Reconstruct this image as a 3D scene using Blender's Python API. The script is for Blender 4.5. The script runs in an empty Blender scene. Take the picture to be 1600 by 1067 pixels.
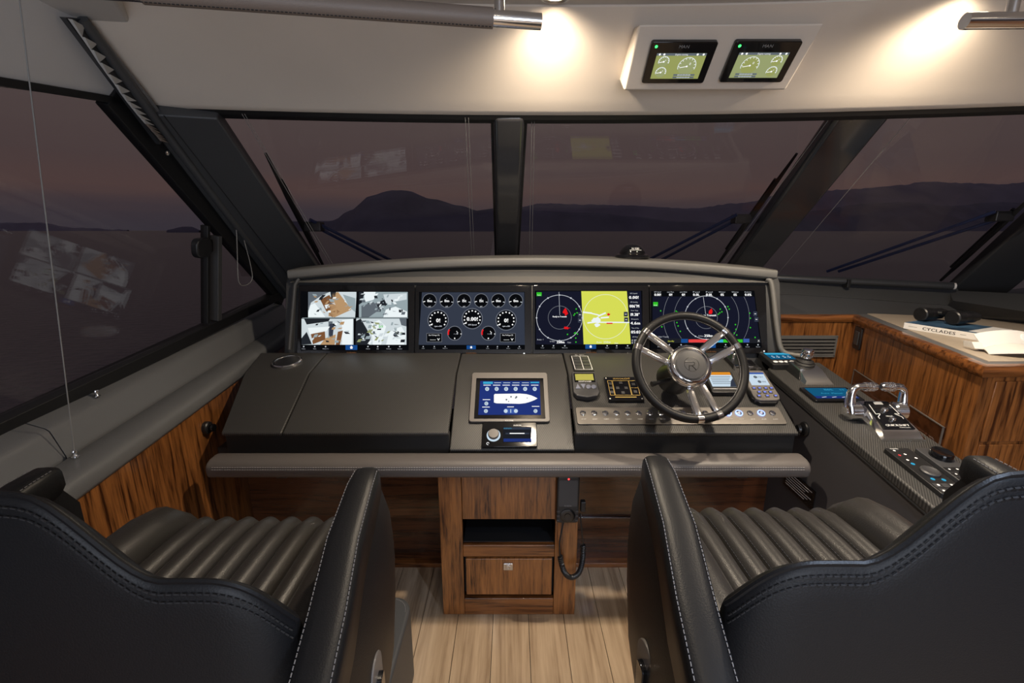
import bpy, math, random
from mathutils import Vector, Matrix
R = math.radians
V = Vector
sc = bpy.context.scene
C = sc.collection

# ------------------------------------------------------------------ camera
PITCH = R(13.7); FPX = 1600 * 16 / 36; EYE = V((0, 0, 1.6))
cam_d = bpy.data.cameras.new('camera'); cam = bpy.data.objects.new('camera', cam_d); C.objects.link(cam)
cam_d.sensor_fit = 'HORIZONTAL'; cam_d.sensor_width = 36; cam_d.lens = 16
cam_d.clip_start = .02; cam_d.clip_end = 60000
cam.location = EYE; cam.rotation_euler = (math.pi / 2 - PITCH, 0, 0)
sc.camera = cam
# ------------------------------------------------------------------ view
sc.view_settings.view_transform = 'Standard'
sc.view_settings.look = 'None'
sc.view_settings.gamma = 1
sc.view_settings.use_curve_mapping = False
sc.view_settings.exposure = 0.0
# ------------------------------------------------------------------ world: dusk sky
w = bpy.data.worlds.new('dusk'); sc.world = w; w.use_nodes = True
nt = w.node_tree; nt.nodes.clear()
def wn(t, **k):
    n = nt.nodes.new(t)
    for a, b in k.items(): setattr(n, a, b)
    return n
tc = wn('ShaderNodeTexCoord'); sep = wn('ShaderNodeSeparateXYZ'); nt.links.new(tc.outputs['Generated'], sep.inputs[0])
mp = wn('ShaderNodeMapping'); mp.inputs['Scale'].default_value = (1.4, 1.4, 16); nt.links.new(tc.outputs['Generated'], mp.inputs[0])
noi = wn('ShaderNodeTexNoise'); noi.inputs['Scale'].default_value = 2.2; noi.inputs['Detail'].default_value = 4; nt.links.new(mp.outputs[0], noi.inputs['Vector'])
ma = wn('ShaderNodeMath', operation='MULTIPLY_ADD'); ma.inputs[1].default_value = .05; ma.inputs[2].default_value = -.025; nt.links.new(noi.outputs['Fac'], ma.inputs[0])
ad = wn('ShaderNodeMath', operation='ADD'); nt.links.new(sep.outputs['Z'], ad.inputs[0]); nt.links.new(ma.outputs[0], ad.inputs[1])
rmp = wn('ShaderNodeValToRGB'); nt.links.new(ad.outputs[0], rmp.inputs['Fac'])
SKY = [(0.0, (.046, .040, .052)), (.035, (.052, .042, .052)), (.075, (.094, .060, .057)), (.115, (.084, .060, .060)),
       (.22, (.094, .072, .070)), (.5, (.085, .072, .076)), (1, (.06, .062, .085))]
el = rmp.color_ramp.elements
while len(el) < len(SKY): el.new(.5)
for e, (p_, c_) in zip(el, SKY): e.position = p_; e.color = (*c_, 1)
bg = wn('ShaderNodeBackground'); bg.inputs['Strength'].default_value = 1.0; nt.links.new(rmp.outputs['Color'], bg.inputs['Color'])
wo = wn('ShaderNodeOutputWorld'); nt.links.new(bg.outputs[0], wo.inputs[0])

# twilight coming in through the aft doorway
ad_ = bpy.data.lights.new('aft_doorway_twilight', 'AREA'); ad_.shape = 'RECTANGLE'; ad_.size = 2.2; ad_.size_y = 1.5
ad_.energy = 56; ad_.color = (.80, .87, 1.0)
ao_ = bpy.data.objects.new('aft_doorway_twilight', ad_); C.objects.link(ao_); ao_.location = (.4, -2.42, 1.25); ao_.rotation_euler = (R(90), 0, 0)

# ------------------------------------------------------------------ pixel rays
def ray(x, y):
    u = (x - 800) / FPX; v = (533.5 - y) / FPX
    return V((u, math.cos(PITCH) + math.sin(PITCH) * v, -math.sin(PITCH) + math.cos(PITCH) * v))
def P(x, y, X=None, Y=None, Z=None):
    d = ray(x, y)
    t = X / d.x if X is not None else (Y / d.y if Y is not None else (Z - EYE.z) / d.z)
    return EYE + d * t
class Fr:
    """a flat working frame: origin, right, up; ez is the face normal"""
    def __init__(s, o, ex, ey):
        s.o = V(o); s.ex = V(ex).normalized(); ey = V(ey); s.ey = (ey - s.ex * ey.dot(s.ex)).normalized(); s.ez = s.ex.cross(s.ey)
        s.M = Matrix(((s.ex.x, s.ey.x, s.ez.x, s.o.x), (s.ex.y, s.ey.y, s.ez.y, s.o.y), (s.ex.z, s.ey.z, s.ez.z, s.o.z), (0, 0, 0, 1)))
    def __call__(s, a, b, c=0): return s.o + s.ex * a + s.ey * b + s.ez * c
    def px(s, x, y, off=0):
        d = ray(x, y); o = s.o + s.ez * off
        t = (o - EYE).dot(s.ez) / d.dot(s.ez); q = EYE + d * t - s.o
        return q.dot(s.ex), q.dot(s.ey)
    def rect(s, pts, off=0):
        """mean rectangle (cx, cy, w, h) of four corner pixels tl, tr, br, bl"""
        q = [s.px(*p, off) for p in pts]
        return (sum(p[0] for p in q) / 4, sum(p[1] for p in q) / 4,
                ((q[1][0] - q[0][0]) + (q[2][0] - q[3][0])) / 2, ((q[0][1] - q[3][1]) + (q[1][1] - q[2][1])) / 2)
    def at(s, a, b, c=0): return Fr(s(a, b, c), s.ex, s.ey)
    def rot(s, ang):
        c_, s_ = math.cos(ang), math.sin(ang); return Fr(s.o, s.ex * c_ + s.ey * s_, s.ey * c_ - s.ex * s_)
WORLD = Fr((0, 0, 0), (1, 0, 0), (0, 1, 0))

# ------------------------------------------------------------------ materials
MATS = {}
def pm(name, col, rough=.5, metal=0, coat=0, bump=None, var=None, spec=.5, sheen=0):
    m = bpy.data.materials.new(name); m.use_nodes = True; MATS[name] = m
    t = m.node_tree; b = t.nodes['Principled BSDF']
    b.inputs['Base Color'].default_value = (*col, 1); b.inputs['Roughness'].default_value = rough; b.inputs['Metallic'].default_value = metal
    b.inputs['Coat Weight'].default_value = coat; b.inputs['Coat Roughness'].default_value = .08; b.inputs['Specular IOR Level'].default_value = spec
    tcn = t.nodes.new('ShaderNodeTexCoord')
    if var:
        n = t.nodes.new('ShaderNodeTexNoise'); n.inputs['Scale'].default_value = var[0]; n.inputs['Detail'].default_value = 5; t.links.new(tcn.outputs['Object'], n.inputs['Vector'])
        r = t.nodes.new('ShaderNodeValToRGB'); a = var[1]
        r.color_ramp.elements[0].position = .3; r.color_ramp.elements[1].position = .7
        r.color_ramp.elements[0].color = (*[c * (1 - a) for c in col], 1); r.color_ramp.elements[1].color = (*[min(1, c * (1 + a)) for c in col], 1)
        t.links.new(n.outputs['Fac'], r.inputs[0]); t.links.new(r.outputs[0], b.inputs['Base Color'])
    if bump:
        kind = bump[2] if len(bump) > 2 else 'n'
        if kind == 'v':
            n = t.nodes.new('ShaderNodeTexVoronoi'); o = n.outputs['Distance']
        else:
            n = t.nodes.new('ShaderNodeTexNoise'); o = n.outputs['Fac']
        n.inputs['Scale'].default_value = bump[0]; t.links.new(tcn.outputs['Object'], n.inputs['Vector'])
        bm = t.nodes.new('ShaderNodeBump'); bm.inputs['Strength'].default_value = bump[1]; bm.inputs['Distance'].default_value = .001
        t.links.new(o, bm.inputs['Height']); t.links.new(bm.outputs[0], b.inputs['Normal'])
    return m
def wood(name, c0, c1, axis, scale=1.0, rough=.3, coat=.35, stretch=.06):
    m = pm(name, c0, rough, 0, coat); t = m.node_tree; b = t.nodes['Principled BSDF']
    tcn = t.nodes.new('ShaderNodeTexCoord'); mpn = t.nodes.new('ShaderNodeMapping'); t.links.new(tcn.outputs['Object'], mpn.inputs[0])
    s = [scale] * 3; s[axis] = scale * stretch; mpn.inputs['Scale'].default_value = s
    n1 = t.nodes.new('ShaderNodeTexNoise'); n1.inputs['Scale'].default_value = 26; n1.inputs['Detail'].default_value = 6; n1.inputs['Roughness'].default_value = .62; n1.inputs['Distortion'].default_value = .6
    n2 = t.nodes.new('ShaderNodeTexNoise'); n2.inputs['Scale'].default_value = 130; n2.inputs['Detail'].default_value = 3
    t.links.new(mpn.outputs[0], n1.inputs['Vector']); t.links.new(mpn.outputs[0], n2.inputs['Vector'])
    mx = t.nodes.new('ShaderNodeMath'); mx.operation = 'MULTIPLY_ADD'; mx.inputs[1].default_value = .3; t.links.new(n2.outputs['Fac'], mx.inputs[0]); t.links.new(n1.outputs['Fac'], mx.inputs[2])
    r = t.nodes.new('ShaderNodeValToRGB'); e = r.color_ramp.elements
    e[0].position = .5; e[0].color = (*c0, 1); e[1].position = .8; e[1].color = (*c1, 1)
    k = e.new(.63); k.color = (*[a * .45 + b2 * .55 for a, b2 in zip(c0, c1)], 1)
    t.links.new(mx.outputs[0], r.inputs[0]); t.links.new(r.outputs[0], b.inputs['Base Color'])
    bm = t.nodes.new('ShaderNodeBump'); bm.inputs['Strength'].default_value = .12; bm.inputs['Distance'].default_value = .001; t.links.new(mx.outputs[0], bm.inputs['Height']); t.links.new(bm.outputs[0], b.inputs['Normal'])
    return m
def twill(name, c0, c1, rough=.5, period=.009, ang=35):
    m = pm(name, c0, rough); t = m.node_tree; b = t.nodes['Principled BSDF']
    tcn = t.nodes.new('ShaderNodeTexCoord'); mpn = t.nodes.new('ShaderNodeMapping'); t.links.new(tcn.outputs['Object'], mpn.inputs[0]); mpn.inputs['Rotation'].default_value = (0, 0, R(ang))
    wv = t.nodes.new('ShaderNodeTexWave'); wv.inputs['Scale'].default_value = .314 / period; wv.inputs['Distortion'].default_value = .4; wv.inputs['Detail'].default_value = 1; t.links.new(mpn.outputs[0], wv.inputs['Vector'])
    r = t.nodes.new('ShaderNodeValToRGB'); r.color_ramp.elements[0].color = (*c0, 1); r.color_ramp.elements[1].color = (*c1, 1)
    t.links.new(wv.outputs['Fac'], r.inputs[0]); t.links.new(r.outputs[0], b.inputs['Base Color'])
    bm = t.nodes.new('ShaderNodeBump'); bm.inputs['Strength'].default_value = .35; bm.inputs['Distance'].default_value = .001; t.links.new(wv.outputs['Fac'], bm.inputs['Height']); t.links.new(bm.outputs[0], b.inputs['Normal'])
    return m
def em(name, col, s=1.0):
    m = bpy.data.materials.new(name); m.use_nodes = True; MATS[name] = m; t = m.node_tree; t.nodes.clear()
    e = t.nodes.new('ShaderNodeEmission'); e.inputs[0].default_value = (*col, 1); e.inputs[1].default_value = s
    o = t.nodes.new('ShaderNodeOutputMaterial'); t.links.new(e.outputs[0], o.inputs[0]); return m
def srgb(r, g, b): return tuple(((c / 255) / 12.92 if c / 255 <= .04045 else ((c / 255 + .055) / 1.055) ** 2.4) for c in (r, g, b))

pm('leather_black', (.0085, .0085, .0095), .44, bump=(420, .16, 'v'), spec=.26)
pm('leather_seat', (.024, .0215, .0195), .38, bump=(420, .2, 'v'), spec=.5)
pm('leather_bar', (.11, .098, .093), .42, bump=(420, .2, 'v'))
pm('leather_grey', (.135, .137, .142), .40, bump=(500, .2, 'v'), spec=.5)
pm('leather_dark_grey', (.045, .046, .048), .5, bump=(500, .2, 'v'))
pm('leather_brow', (.125, .122, .116), .5, bump=(500, .2, 'v'))
pm('leather_cream', (.68, .60, .515), .55, bump=(300, .12, 'v'), var=(3, .03))
pm('vinyl_white', (.58, .56, .54), .55)
pm('rail_leather', (.23, .185, .155), .5, bump=(400, .2, 'v'))
pm('black_vinyl', (.010, .010, .011), .6, bump=(500, .2, 'v'))
twill('twill_dash', (.020, .0197, .0195), (.058, .0555, .053), .45, .0065)
twill('twill_strip', (.10, .097, .093), (.16, .155, .15), .5, .006)
pm('console_side', (.055, .053, .058), .5, bump=(600, .15, 'v'))
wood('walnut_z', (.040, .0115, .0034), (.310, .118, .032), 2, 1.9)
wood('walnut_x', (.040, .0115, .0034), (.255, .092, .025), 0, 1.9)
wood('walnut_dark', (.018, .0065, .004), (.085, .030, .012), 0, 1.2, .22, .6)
wood('oak_y', (.25, .17, .105), (.46, .345, .235), 1, 1.0, .36, .15, .05)
pm('chrome', (.88, .88, .89), .14, 1)
pm('chrome_satin', (.62, .61, .60), .28, 1)
pm('brushed_panel', (.22, .205, .19), .36, .9, bump=(200, .1))
pm('black_plastic', (.012, .012, .013), .38, var=(60, .2))
pm('black_gloss', (.006, .006, .007), .05, coat=.3, spec=.4)
pm('grey_plastic', (.042, .042, .045), .42)
pm('bezel_grey', (.12, .108, .10), .45)
pm('gasket', (.006, .006, .007), .55)
pm('pillar_black', (.028, .029, .032), .35)
pm('pillar_grey', (.050, .051, .054), .45)
pm('pillar_gloss', (.030, .030, .033), .2, coat=.4)
pm('white_paper', (.78, .77, .76), .6)
pm('book_cover', (.05, .11, .20), .35, var=(9, .8))
pm('ink', (.02, .02, .03), .6)
pm('white_cloth', (.74, .72, .68), .8, bump=(700, .3))
pm('counter_beige', (.42, .35, .275), .5, var=(40, .05))
pm('counter_border', (.115, .115, .12), .5)
pm('thread', (.17, .165, .17), .7)
pm('thread_dark', (.020, .020, .022), .8)
pm('thread_pale', (.36, .35, .36), .7)
pm('white_print', (.75, .75, .75), .6)
pm('gold_print', (.42, .28, .07), .5)
pm('grey_print', (.30, .30, .30), .6)
pm('red_print', (.5, .02, .03), .5)
pm('silver_key', (.30, .32, .42), .3, .6)
pm('cord_clear', (.24, .235, .225), .4)
pm('blind_cloth', (.46, .45, .43), .8)
pm('wiper_blue', (.012, .022, .075), .35)
pm('lcd_green', (.26, .27, .06), .3)
pm('ceiling_white', (.50, .47, .44), .6)
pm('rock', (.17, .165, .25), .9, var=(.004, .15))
pm('rock_hazed', (.27, .25, .35), .9, var=(.002, .1))  # paler copy of the rock colour, with distance haze painted in
# sea
m = pm('sea_water', (.115, .105, .125), .30); t = m.node_tree; b = t.nodes['Principled BSDF']
tcn = t.nodes.new('ShaderNodeTexCoord'); mpn = t.nodes.new('ShaderNodeMapping'); mpn.inputs['Scale'].default_value = (1, 2.4, 1); t.links.new(tcn.outputs['Object'], mpn.inputs[0])
n1 = t.nodes.new('ShaderNodeTexNoise'); n1.inputs['Scale'].default_value = 1.1; n1.inputs['Detail'].default_value = 6; t.links.new(mpn.outputs[0], n1.inputs['Vector'])
bm = t.nodes.new('ShaderNodeBump'); bm.inputs['Strength'].default_value = .55; bm.inputs['Distance'].default_value = .3; t.links.new(n1.outputs['Fac'], bm.inputs['Height']); t.links.new(bm.outputs[0], b.inputs['Normal'])
# window glass: clear pane with a fresnel mirror
m = bpy.data.materials.new('window_glass'); MATS['window_glass'] = m; m.use_nodes = True; t = m.node_tree; t.nodes.clear()
tr = t.nodes.new('ShaderNodeBsdfTransparent'); tr.inputs[0].default_value = (.90, .88, .88, 1)
gl = t.nodes.new('ShaderNodeBsdfGlossy'); gl.inputs['Roughness'].default_value = .012
fz = t.nodes.new('ShaderNodeFresnel'); ge = t.nodes.new('ShaderNodeNewGeometry'); mr = t.nodes.new('ShaderNodeMapRange'); mr.inputs['To Min'].default_value = 1.32; mr.inputs['To Max'].default_value = 1 / 1.32
t.links.new(ge.outputs['Backfacing'], mr.inputs['Value']); t.links.new(mr.outputs[0], fz.inputs[0])      # same mirror strength from either face of the pane
mx = t.nodes.new('ShaderNodeMixShader'); t.links.new(fz.outputs[0], mx.inputs[0]); t.links.new(tr.outputs[0], mx.inputs[1]); t.links.new(gl.outputs[0], mx.inputs[2])
o = t.nodes.new('ShaderNodeOutputMaterial'); t.links.new(mx.outputs[0], o.inputs[0])
# display cover glass and lit colours
for nm, c, s in (('e_white', (1, 1, 1), 1.0), ('e_soft', (.75, .78, .85), .75), ('e_grey', (.35, .37, .42), .6), ('e_slate', srgb(52, 58, 72), 1), ('e_navy', srgb(22, 24, 40), 1),
                 ('e_black', srgb(10, 11, 14), 1), ('e_char', srgb(30, 32, 38), 1), ('e_yellow', srgb(214, 220, 86), 1), ('e_red', srgb(225, 25, 30), 1), ('e_green', srgb(50, 190, 40), 1),
                 ('e_blue', srgb(25, 75, 140), 1), ('e_cyan', srgb(60, 170, 210), 1), ('e_czone', srgb(34, 52, 120), 1), ('e_teal', srgb(20, 85, 120), 1), ('e_lime', srgb(150, 156, 92), 1),
                 ('e_limeg', srgb(135, 150, 135), 1), ('e_lcd', srgb(200, 218, 232), 1.0), ('e_orange', srgb(220, 140, 40), 1), ('e_ring', (.25, .35, 1.0), 3.0), ('e_keyblue', (.22, .28, .95), 1.1),
                 ('e_brown', srgb(122, 82, 52), 1), ('e_wood', srgb(182, 146, 106), 1), ('e_pale', srgb(206, 216, 220), 1), ('e_ice', srgb(236, 244, 246), 1), ('e_dim', srgb(96, 104, 112), 1), ('e_dark', srgb(34, 38, 44), 1),
                 ('e_led_green', (.05, 1, .15), 3), ('e_led_red', (1, .05, .05), 2.5), ('e_sil', srgb(150, 165, 170), 1), ('e_olive', srgb(150, 158, 110), 1), ('e_amber', srgb(225, 160, 60), .9),
                 ('e_pillblue', srgb(60, 90, 165), 1), ('e_lens', (1, .82, .56), 14.0), ('e_lens_cool', (.8, .88, 1), 8.0)):
    em(nm, c, s)

# ------------------------------------------------------------------ objects
def link(o, parent=None):
    C.objects.link(o)
    if parent:
        o.parent = parent
        T = V((0, 0, 0)) if parent.parent else parent.location      # parts themselves sit at the world origin
        o.matrix_parent_inverse = Matrix.Translation(T).inverted()
    return o
def tag(o, label=None, cat=None, group=None, kind=None):
    for k, v in (('label', label), ('category', cat), ('group', group), ('kind', kind)):
        if v: o[k] = v
    return o
def thing(name, label, cat, loc=(0, 0, 0), group=None):
    o = bpy.data.objects.new(name, None); o.empty_display_size = .05; C.objects.link(o); o.location = loc
    return tag(o, label, cat, group)
class MB:
    def __init__(s, fr=None): s.v = []; s.f = []; s.mi = []; s.fr = fr or WORLD; s.cur = 0
    def pt(s, p): s.v.append(s.fr(*p)); return len(s.v) - 1
    def face(s, idx): s.f.append(tuple(idx)); s.mi.append(s.cur)
    def poly(s, pts): s.face([s.pt(p) for p in pts]); return s
    def box(s, c, d, fr=None):
        x, y, z = c; a, b, h = d[0] / 2, d[1] / 2, d[2] / 2
        i = [s.pt((x + i_ * a, y + j * b, z + k * h)) for k in (-1, 1) for j in (-1, 1) for i_ in (-1, 1)]
        for q in ((0, 2, 3, 1), (4, 5, 7, 6), (0, 1, 5, 4), (2, 6, 7, 3), (0, 4, 6, 2), (1, 3, 7, 5)): s.face([i[k] for k in q])
        return s
    def b2(s, lo, hi): return s.box([(a + b) / 2 for a, b in zip(lo, hi)], [b - a for a, b in zip(lo, hi)])
    def prism(s, pts, z0, z1):
        """outline pts (a, b) counter-clockwise, from z0 to z1"""
        n = len(pts); lo = [s.pt((*p, z0)) for p in pts]; hi = [s.pt((*p, z1)) for p in pts]
        s.face(lo[::-1]); s.face(hi)
        for i in range(n): s.face((lo[i], lo[(i + 1) % n], hi[(i + 1) % n], hi[i]))
        return s
    def loft(s, secs, caps=True, closed=True):
        """sections: lists of equal length of points"""
        rows = [[s.pt(p) for p in q] for q in secs]; n = len(rows[0])
        for a, b in zip(rows, rows[1:]):
            for i in range(n if closed else n - 1): s.face((a[i], a[(i + 1) % n], b[(i + 1) % n], b[i]))
        if caps and closed: s.face(rows[0][::-1]); s.face(rows[-1])
        return s
    def tube(s, path, r, seg=10, closed=False):
        path = [V(p) for p in path]; n = len(path); secs = []; up = None
        for i, p in enumerate(path):
            if closed: d = path[(i + 1) % n] - path[i - 1]
            else: d = path[min(i + 1, n - 1)] - path[max(i - 1, 0)]
            d.normalize()
            if up is None: up = d.orthogonal().normalized()
            a = (up - d * up.dot(d)).normalized(); b = d.cross(a); up = a
            rr = r[i] if isinstance(r, (list, tuple)) else r
            secs.append([p + (a * math.cos(2 * math.pi * k / seg) + b * math.sin(2 * math.pi * k / seg)) * rr for k in range(seg)])
        if closed: secs.append(secs[0])
        return s.loft(secs, caps=not closed)
    def lathe(s, prof, c=(0, 0, 0), seg=24, sx=1, sy=1):
        """profile (radius, height) about the frame's ez through c"""
        rows = [[s.pt((c[0] + r * sx * math.cos(2 * math.pi * k / seg), c[1] + r * sy * math.sin(2 * math.pi * k / seg), c[2] + h)) for k in range(seg)] for r, h in prof]
        for a, b in zip(rows, rows[1:]):
            for i in range(seg): s.face((a[i], a[(i + 1) % seg], b[(i + 1) % seg], b[i]))
        if prof[0][0] > 1e-6: s.face(rows[0][::-1])
        if prof[-1][0] > 1e-6: s.face(rows[-1])
        return s
    def ball(s, c, r, seg=16, rings=10, sq=(1, 1, 1)):
        rows = [[s.pt((c[0] + sq[0] * r * math.sin(math.pi * j / rings) * math.cos(2 * math.pi * k / seg), c[1] + sq[1] * r * math.sin(math.pi * j / rings) * math.sin(2 * math.pi * k / seg), c[2] - sq[2] * r * math.cos(math.pi * j / rings))) for k in range(seg)] for j in range(rings + 1)]
        for a, b in zip(rows, rows[1:]):
            for i in range(seg): s.face((a[i], a[(i + 1) % seg], b[(i + 1) % seg], b[i]))
        return s
    def build(s, name, mats, parent=None, smooth=False, bevel=0, seg=2, clean=True, label=None, ang=40):
        me = bpy.data.meshes.new(name); me.from_pydata([tuple(p) for p in s.v], [], s.f)
        if isinstance(mats, str): mats = [mats]
        for m_ in mats: me.materials.append(MATS[m_])
        me.polygons.foreach_set('material_index', s.mi)
        if clean:
            import bmesh
            bb = bmesh.new(); bb.from_mesh(me); bmesh.ops.remove_doubles(bb, verts=bb.verts, dist=1e-6); bmesh.ops.recalc_face_normals(bb, faces=bb.faces); bb.to_mesh(me); bb.free()
        o = bpy.data.objects.new(name, me); link(o, parent)
        if smooth or bevel:
            me.polygons.foreach_set('use_smooth', [True] * len(me.polygons)); me.set_sharp_from_angle(angle=R(ang))
        if bevel:
            md = o.modifiers.new('bevel', 'BEVEL'); md.width = bevel; md.segments = seg; md.limit_method = 'ANGLE'; md.angle_limit = R(35); md.harden_normals = True
        if label: o['label'] = label
        return o
def rrect(w, h, r, n=4, cx=0, cy=0):
    pts = []
    for (sx, sy, a0) in ((1, 1, 0), (-1, 1, 90), (-1, -1, 180), (1, -1, 270)):
        for k in range(n + 1):
            a = R(a0 + 90 * k / n); pts.append((cx + sx * (w / 2 - r) + r * math.cos(a), cy + sy * (h / 2 - r) + r * math.sin(a)))
    return pts
def spline(pts, n=8):
    """Catmull-Rom through pts"""
    pts = [V(p) for p in pts]; out = []
    for i in range(len(pts) - 1):
        p0, p1, p2, p3 = pts[max(i - 1, 0)], pts[i], pts[i + 1], pts[min(i + 2, len(pts) - 1)]
        for k in range(n):
            t_ = k / n
            out.append(.5 * ((2 * p1) + (p2 - p0) * t_ + (2 * p0 - 5 * p1 + 4 * p2 - p3) * t_ ** 2 + (3 * p1 - p0 - 3 * p2 + p3) * t_ ** 3))
    out.append(pts[-1]); return out
def interp(x, tab):
    for (x0, y0), (x1, y1) in zip(tab, tab[1:]):
        if x <= x1:
            k = max(0, min(1, (x - x0) / (x1 - x0))); k = k * k * (3 - 2 * k); return y0 + (y1 - y0) * k
    return tab[-1][1]
def stitch(path, parent, mat='thread', step=.009, ln=.0058, r=.0011, name='stitching'):
    """a row of short thread dashes along a path: one part"""
    path = [V(p) for p in path]; mb = MB(); cum = [0.0]
    for a, b in zip(path, path[1:]): cum.append(cum[-1] + (b - a).length)
    k = 0
    def at(s_):
        nonlocal k
        while k < len(path) - 2 and cum[k + 1] < s_: k += 1
        return path[k].lerp(path[k + 1], (s_ - cum[k]) / max(1e-9, cum[k + 1] - cum[k]))
    s_ = 0.0
    while s_ + ln < cum[-1]:
        p0_, p1_ = at(s_), at(s_ + ln); mb.tube([p0_, p1_], r, 4); s_ += step
    o = mb.build(name, mat, parent, clean=False); o['kind'] = 'stuff'; return o

# ------------------------------------------------------------------ flat print
GL = {}
def glyph(ch):
    if ch in GL: return GL[ch]
    cu = bpy.data.curves.new('g', 'FONT'); cu.body = ch; cu.resolution_u = 2; cu.size = 1
    ob = bpy.data.objects.new('g', cu); C.objects.link(ob)
    dg = bpy.context.evaluated_depsgraph_get(); me = ob.evaluated_get(dg).to_mesh()
    vs = [(v_.co.x, v_.co.y) for v_ in me.vertices]; fs = [tuple(p.vertices) for p in me.polygons]
    ob.evaluated_get(dg).to_mesh_clear(); bpy.data.objects.remove(ob); bpy.data.curves.remove(cu)
    wd = (max(v_[0] for v_ in vs) + .07) if vs else .3
    GL[ch] = (vs, fs, wd); return GL[ch]
class Canvas:
    """flat artwork lying on a frame; coordinates are those of a magnified view (ox, oy, scale) or local metres"""
    def __init__(s, fr, zoom=None, z=.0006): s.fr = fr; s.zoom = zoom; s.z = z; s.v = []; s.f = []; s.mi = []; s.mats = []; s.n = 0
    def m(s, x, y, lay):
        if s.zoom: a, b = s.fr.px(s.zoom[0] + x * s.zoom[2], s.zoom[1] + y * s.zoom[2])
        else: a, b = x, y
        s.v.append(s.fr(a, b, s.z + lay * .00015)); return len(s.v) - 1
    def mat(s, m_):
        if m_ not in s.mats: s.mats.append(m_)
        return s.mats.index(m_)
    def poly(s, pts, m_, lay=1):
        k = s.mat(m_); s.f.append([s.m(x, y, lay) for x, y in pts]); s.mi.append(k)
    def rect(s, x0, y0, x1, y1, m_, lay=1): s.poly(((x0, y0), (x1, y0), (x1, y1), (x0, y1)), m_, lay)
    def disc(s, cx, cy, r, m_, lay=1, n=24, ry=None): s.poly([(cx + r * math.cos(2 * math.pi * i / n), cy + (ry or r) * math.sin(2 * math.pi * i / n)) for i in range(n)], m_, lay)
    def arc(s, cx, cy, r, wd, m_, a0=0, a1=360, lay=2, n=36, sy=1):
        k = s.mat(m_); p = []
        for i in range(n + 1):
            a = R(a0 + (a1 - a0) * i / n); p.append((s.m(cx + (r + wd / 2) * math.cos(a), cy + sy * (r + wd / 2) * math.sin(a), lay), s.m(cx + (r - wd / 2) * math.cos(a), cy + sy * (r - wd / 2) * math.sin(a), lay)))
        for a, b in zip(p, p[1:]): s.f.append((a[0], b[0], b[1], a[1])); s.mi.append(k)
    def line(s, x0, y0, x1, y1, wd, m_, lay=2):
        L = math.hypot(x1 - x0, y1 - y0) or 1; nx, ny = -(y1 - y0) / L * wd / 2, (x1 - x0) / L * wd / 2
        s.poly(((x0 + nx, y0 + ny), (x1 + nx, y1 + ny), (x1 - nx, y1 - ny), (x0 - nx, y0 - ny)), m_, lay)
    def text(s, tx, cx, cy, h, m_, lay=3, wmax=None, bold=0):
        wd = sum(glyph(c)[2] for c in tx); k = h / .7; up = -1 if s.zoom else 1
        kx = k if not wmax else wmax / wd
        x = cx - wd * kx / 2; y = cy - up * h / 2; q = s.mat(m_)
        for dx in ((0, bold) if bold else (0,)):
            xx = x + dx
            for c in tx:
                vs, fs, a = glyph(c); base = len(s.v)
                for vx, vy in vs: s.m(xx + vx * kx, y + up * vy * k, lay)
                for f_ in fs: s.f.append([base + i for i in f_]); s.mi.append(q)
                xx += a * kx
    def build(s, name, parent, label=None):
        me = bpy.data.meshes.new(name); me.from_pydata([tuple(p) for p in s.v], [], s.f)
        for m_ in s.mats: me.materials.append(MATS[m_])
        me.polygons.foreach_set('material_index', s.mi)
        o = bpy.data.objects.new(name, me); link(o, parent)
        if label: o['label'] = label
        return o

# ================================================================== THE PLACE
def struct(o): o['kind'] = 'structure'; return o
rnd = random.Random(4)
# ---- sea and hills outside
sea = MB(); S_ = 24000; ys = [-3000, 3, 60, 400, 3000, S_]
sea.poly([(-S_, -3000, -4.6), (S_, -3000, -4.6), (S_, S_, -4.6), (-S_, S_, -4.6)])
struct(sea.build('sea', 'sea_water'))
def ridge(name, pts, dist, mat, seed, jag):
    """a long hill: skyline points (pixel x, pixel y) at a distance, with slopes falling to the sea before and behind it"""
    rr = random.Random(seed); sk = []
    for (x0, y0), (x1, y1) in zip(pts, pts[1:]):
        n = max(2, int(abs(x1 - x0) / 7))
        for k in range(n):
            t_ = k / n; s_ = t_ * t_ * (3 - 2 * t_); sk.append((x0 + (x1 - x0) * t_, y0 + (y1 - y0) * s_ - (rr.random() - .3) * jag))
    sk.append(pts[-1]); rows = []
    for x, y in sk:
        d = ray(x, y); d = d * (dist / d.y); top = V((d.x, dist, max(2, 1.6 + d.z))); h = top.z
        row = []
        for (f, g) in ((-1.0, -6), (-.8, .14 + .1 * rr.random()), (-.5, .42 + .1 * rr.random()), (-.22, .78 + .06 * rr.random()), (0, 1), (.5, .5), (1.1, -6)):
            z = h * g if g > -1 else -6
            row.append((top.x, top.y + f * h * 2.1, z))
        rows.append(row)
    mb = MB(); mb.loft(rows, caps=False, closed=False)
    return struct(mb.build(name, mat, smooth=True, ang=80))
ridge('hill_1', [(-900, 352), (-300, 345), (60, 348), (120, 356), (200, 359)], 7000, 'rock_hazed', 1, 1.5)
ridge('hill_2', [(262, 359.5), (285, 354), (300, 354.5), (312, 359.5)], 1500, 'rock', 2, .6)
ridge('hill_3', [(330, 352), (420, 346), (470, 346), (520, 345), (545, 330), (580, 306), (612, 297), (635, 298), (675, 311), (720, 322), (745, 329), (790, 324), (850, 330), (900, 332), (930, 333), (985, 338), (1060, 346), (1180, 350)], 4200, 'rock', 3, 1.0)
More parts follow.
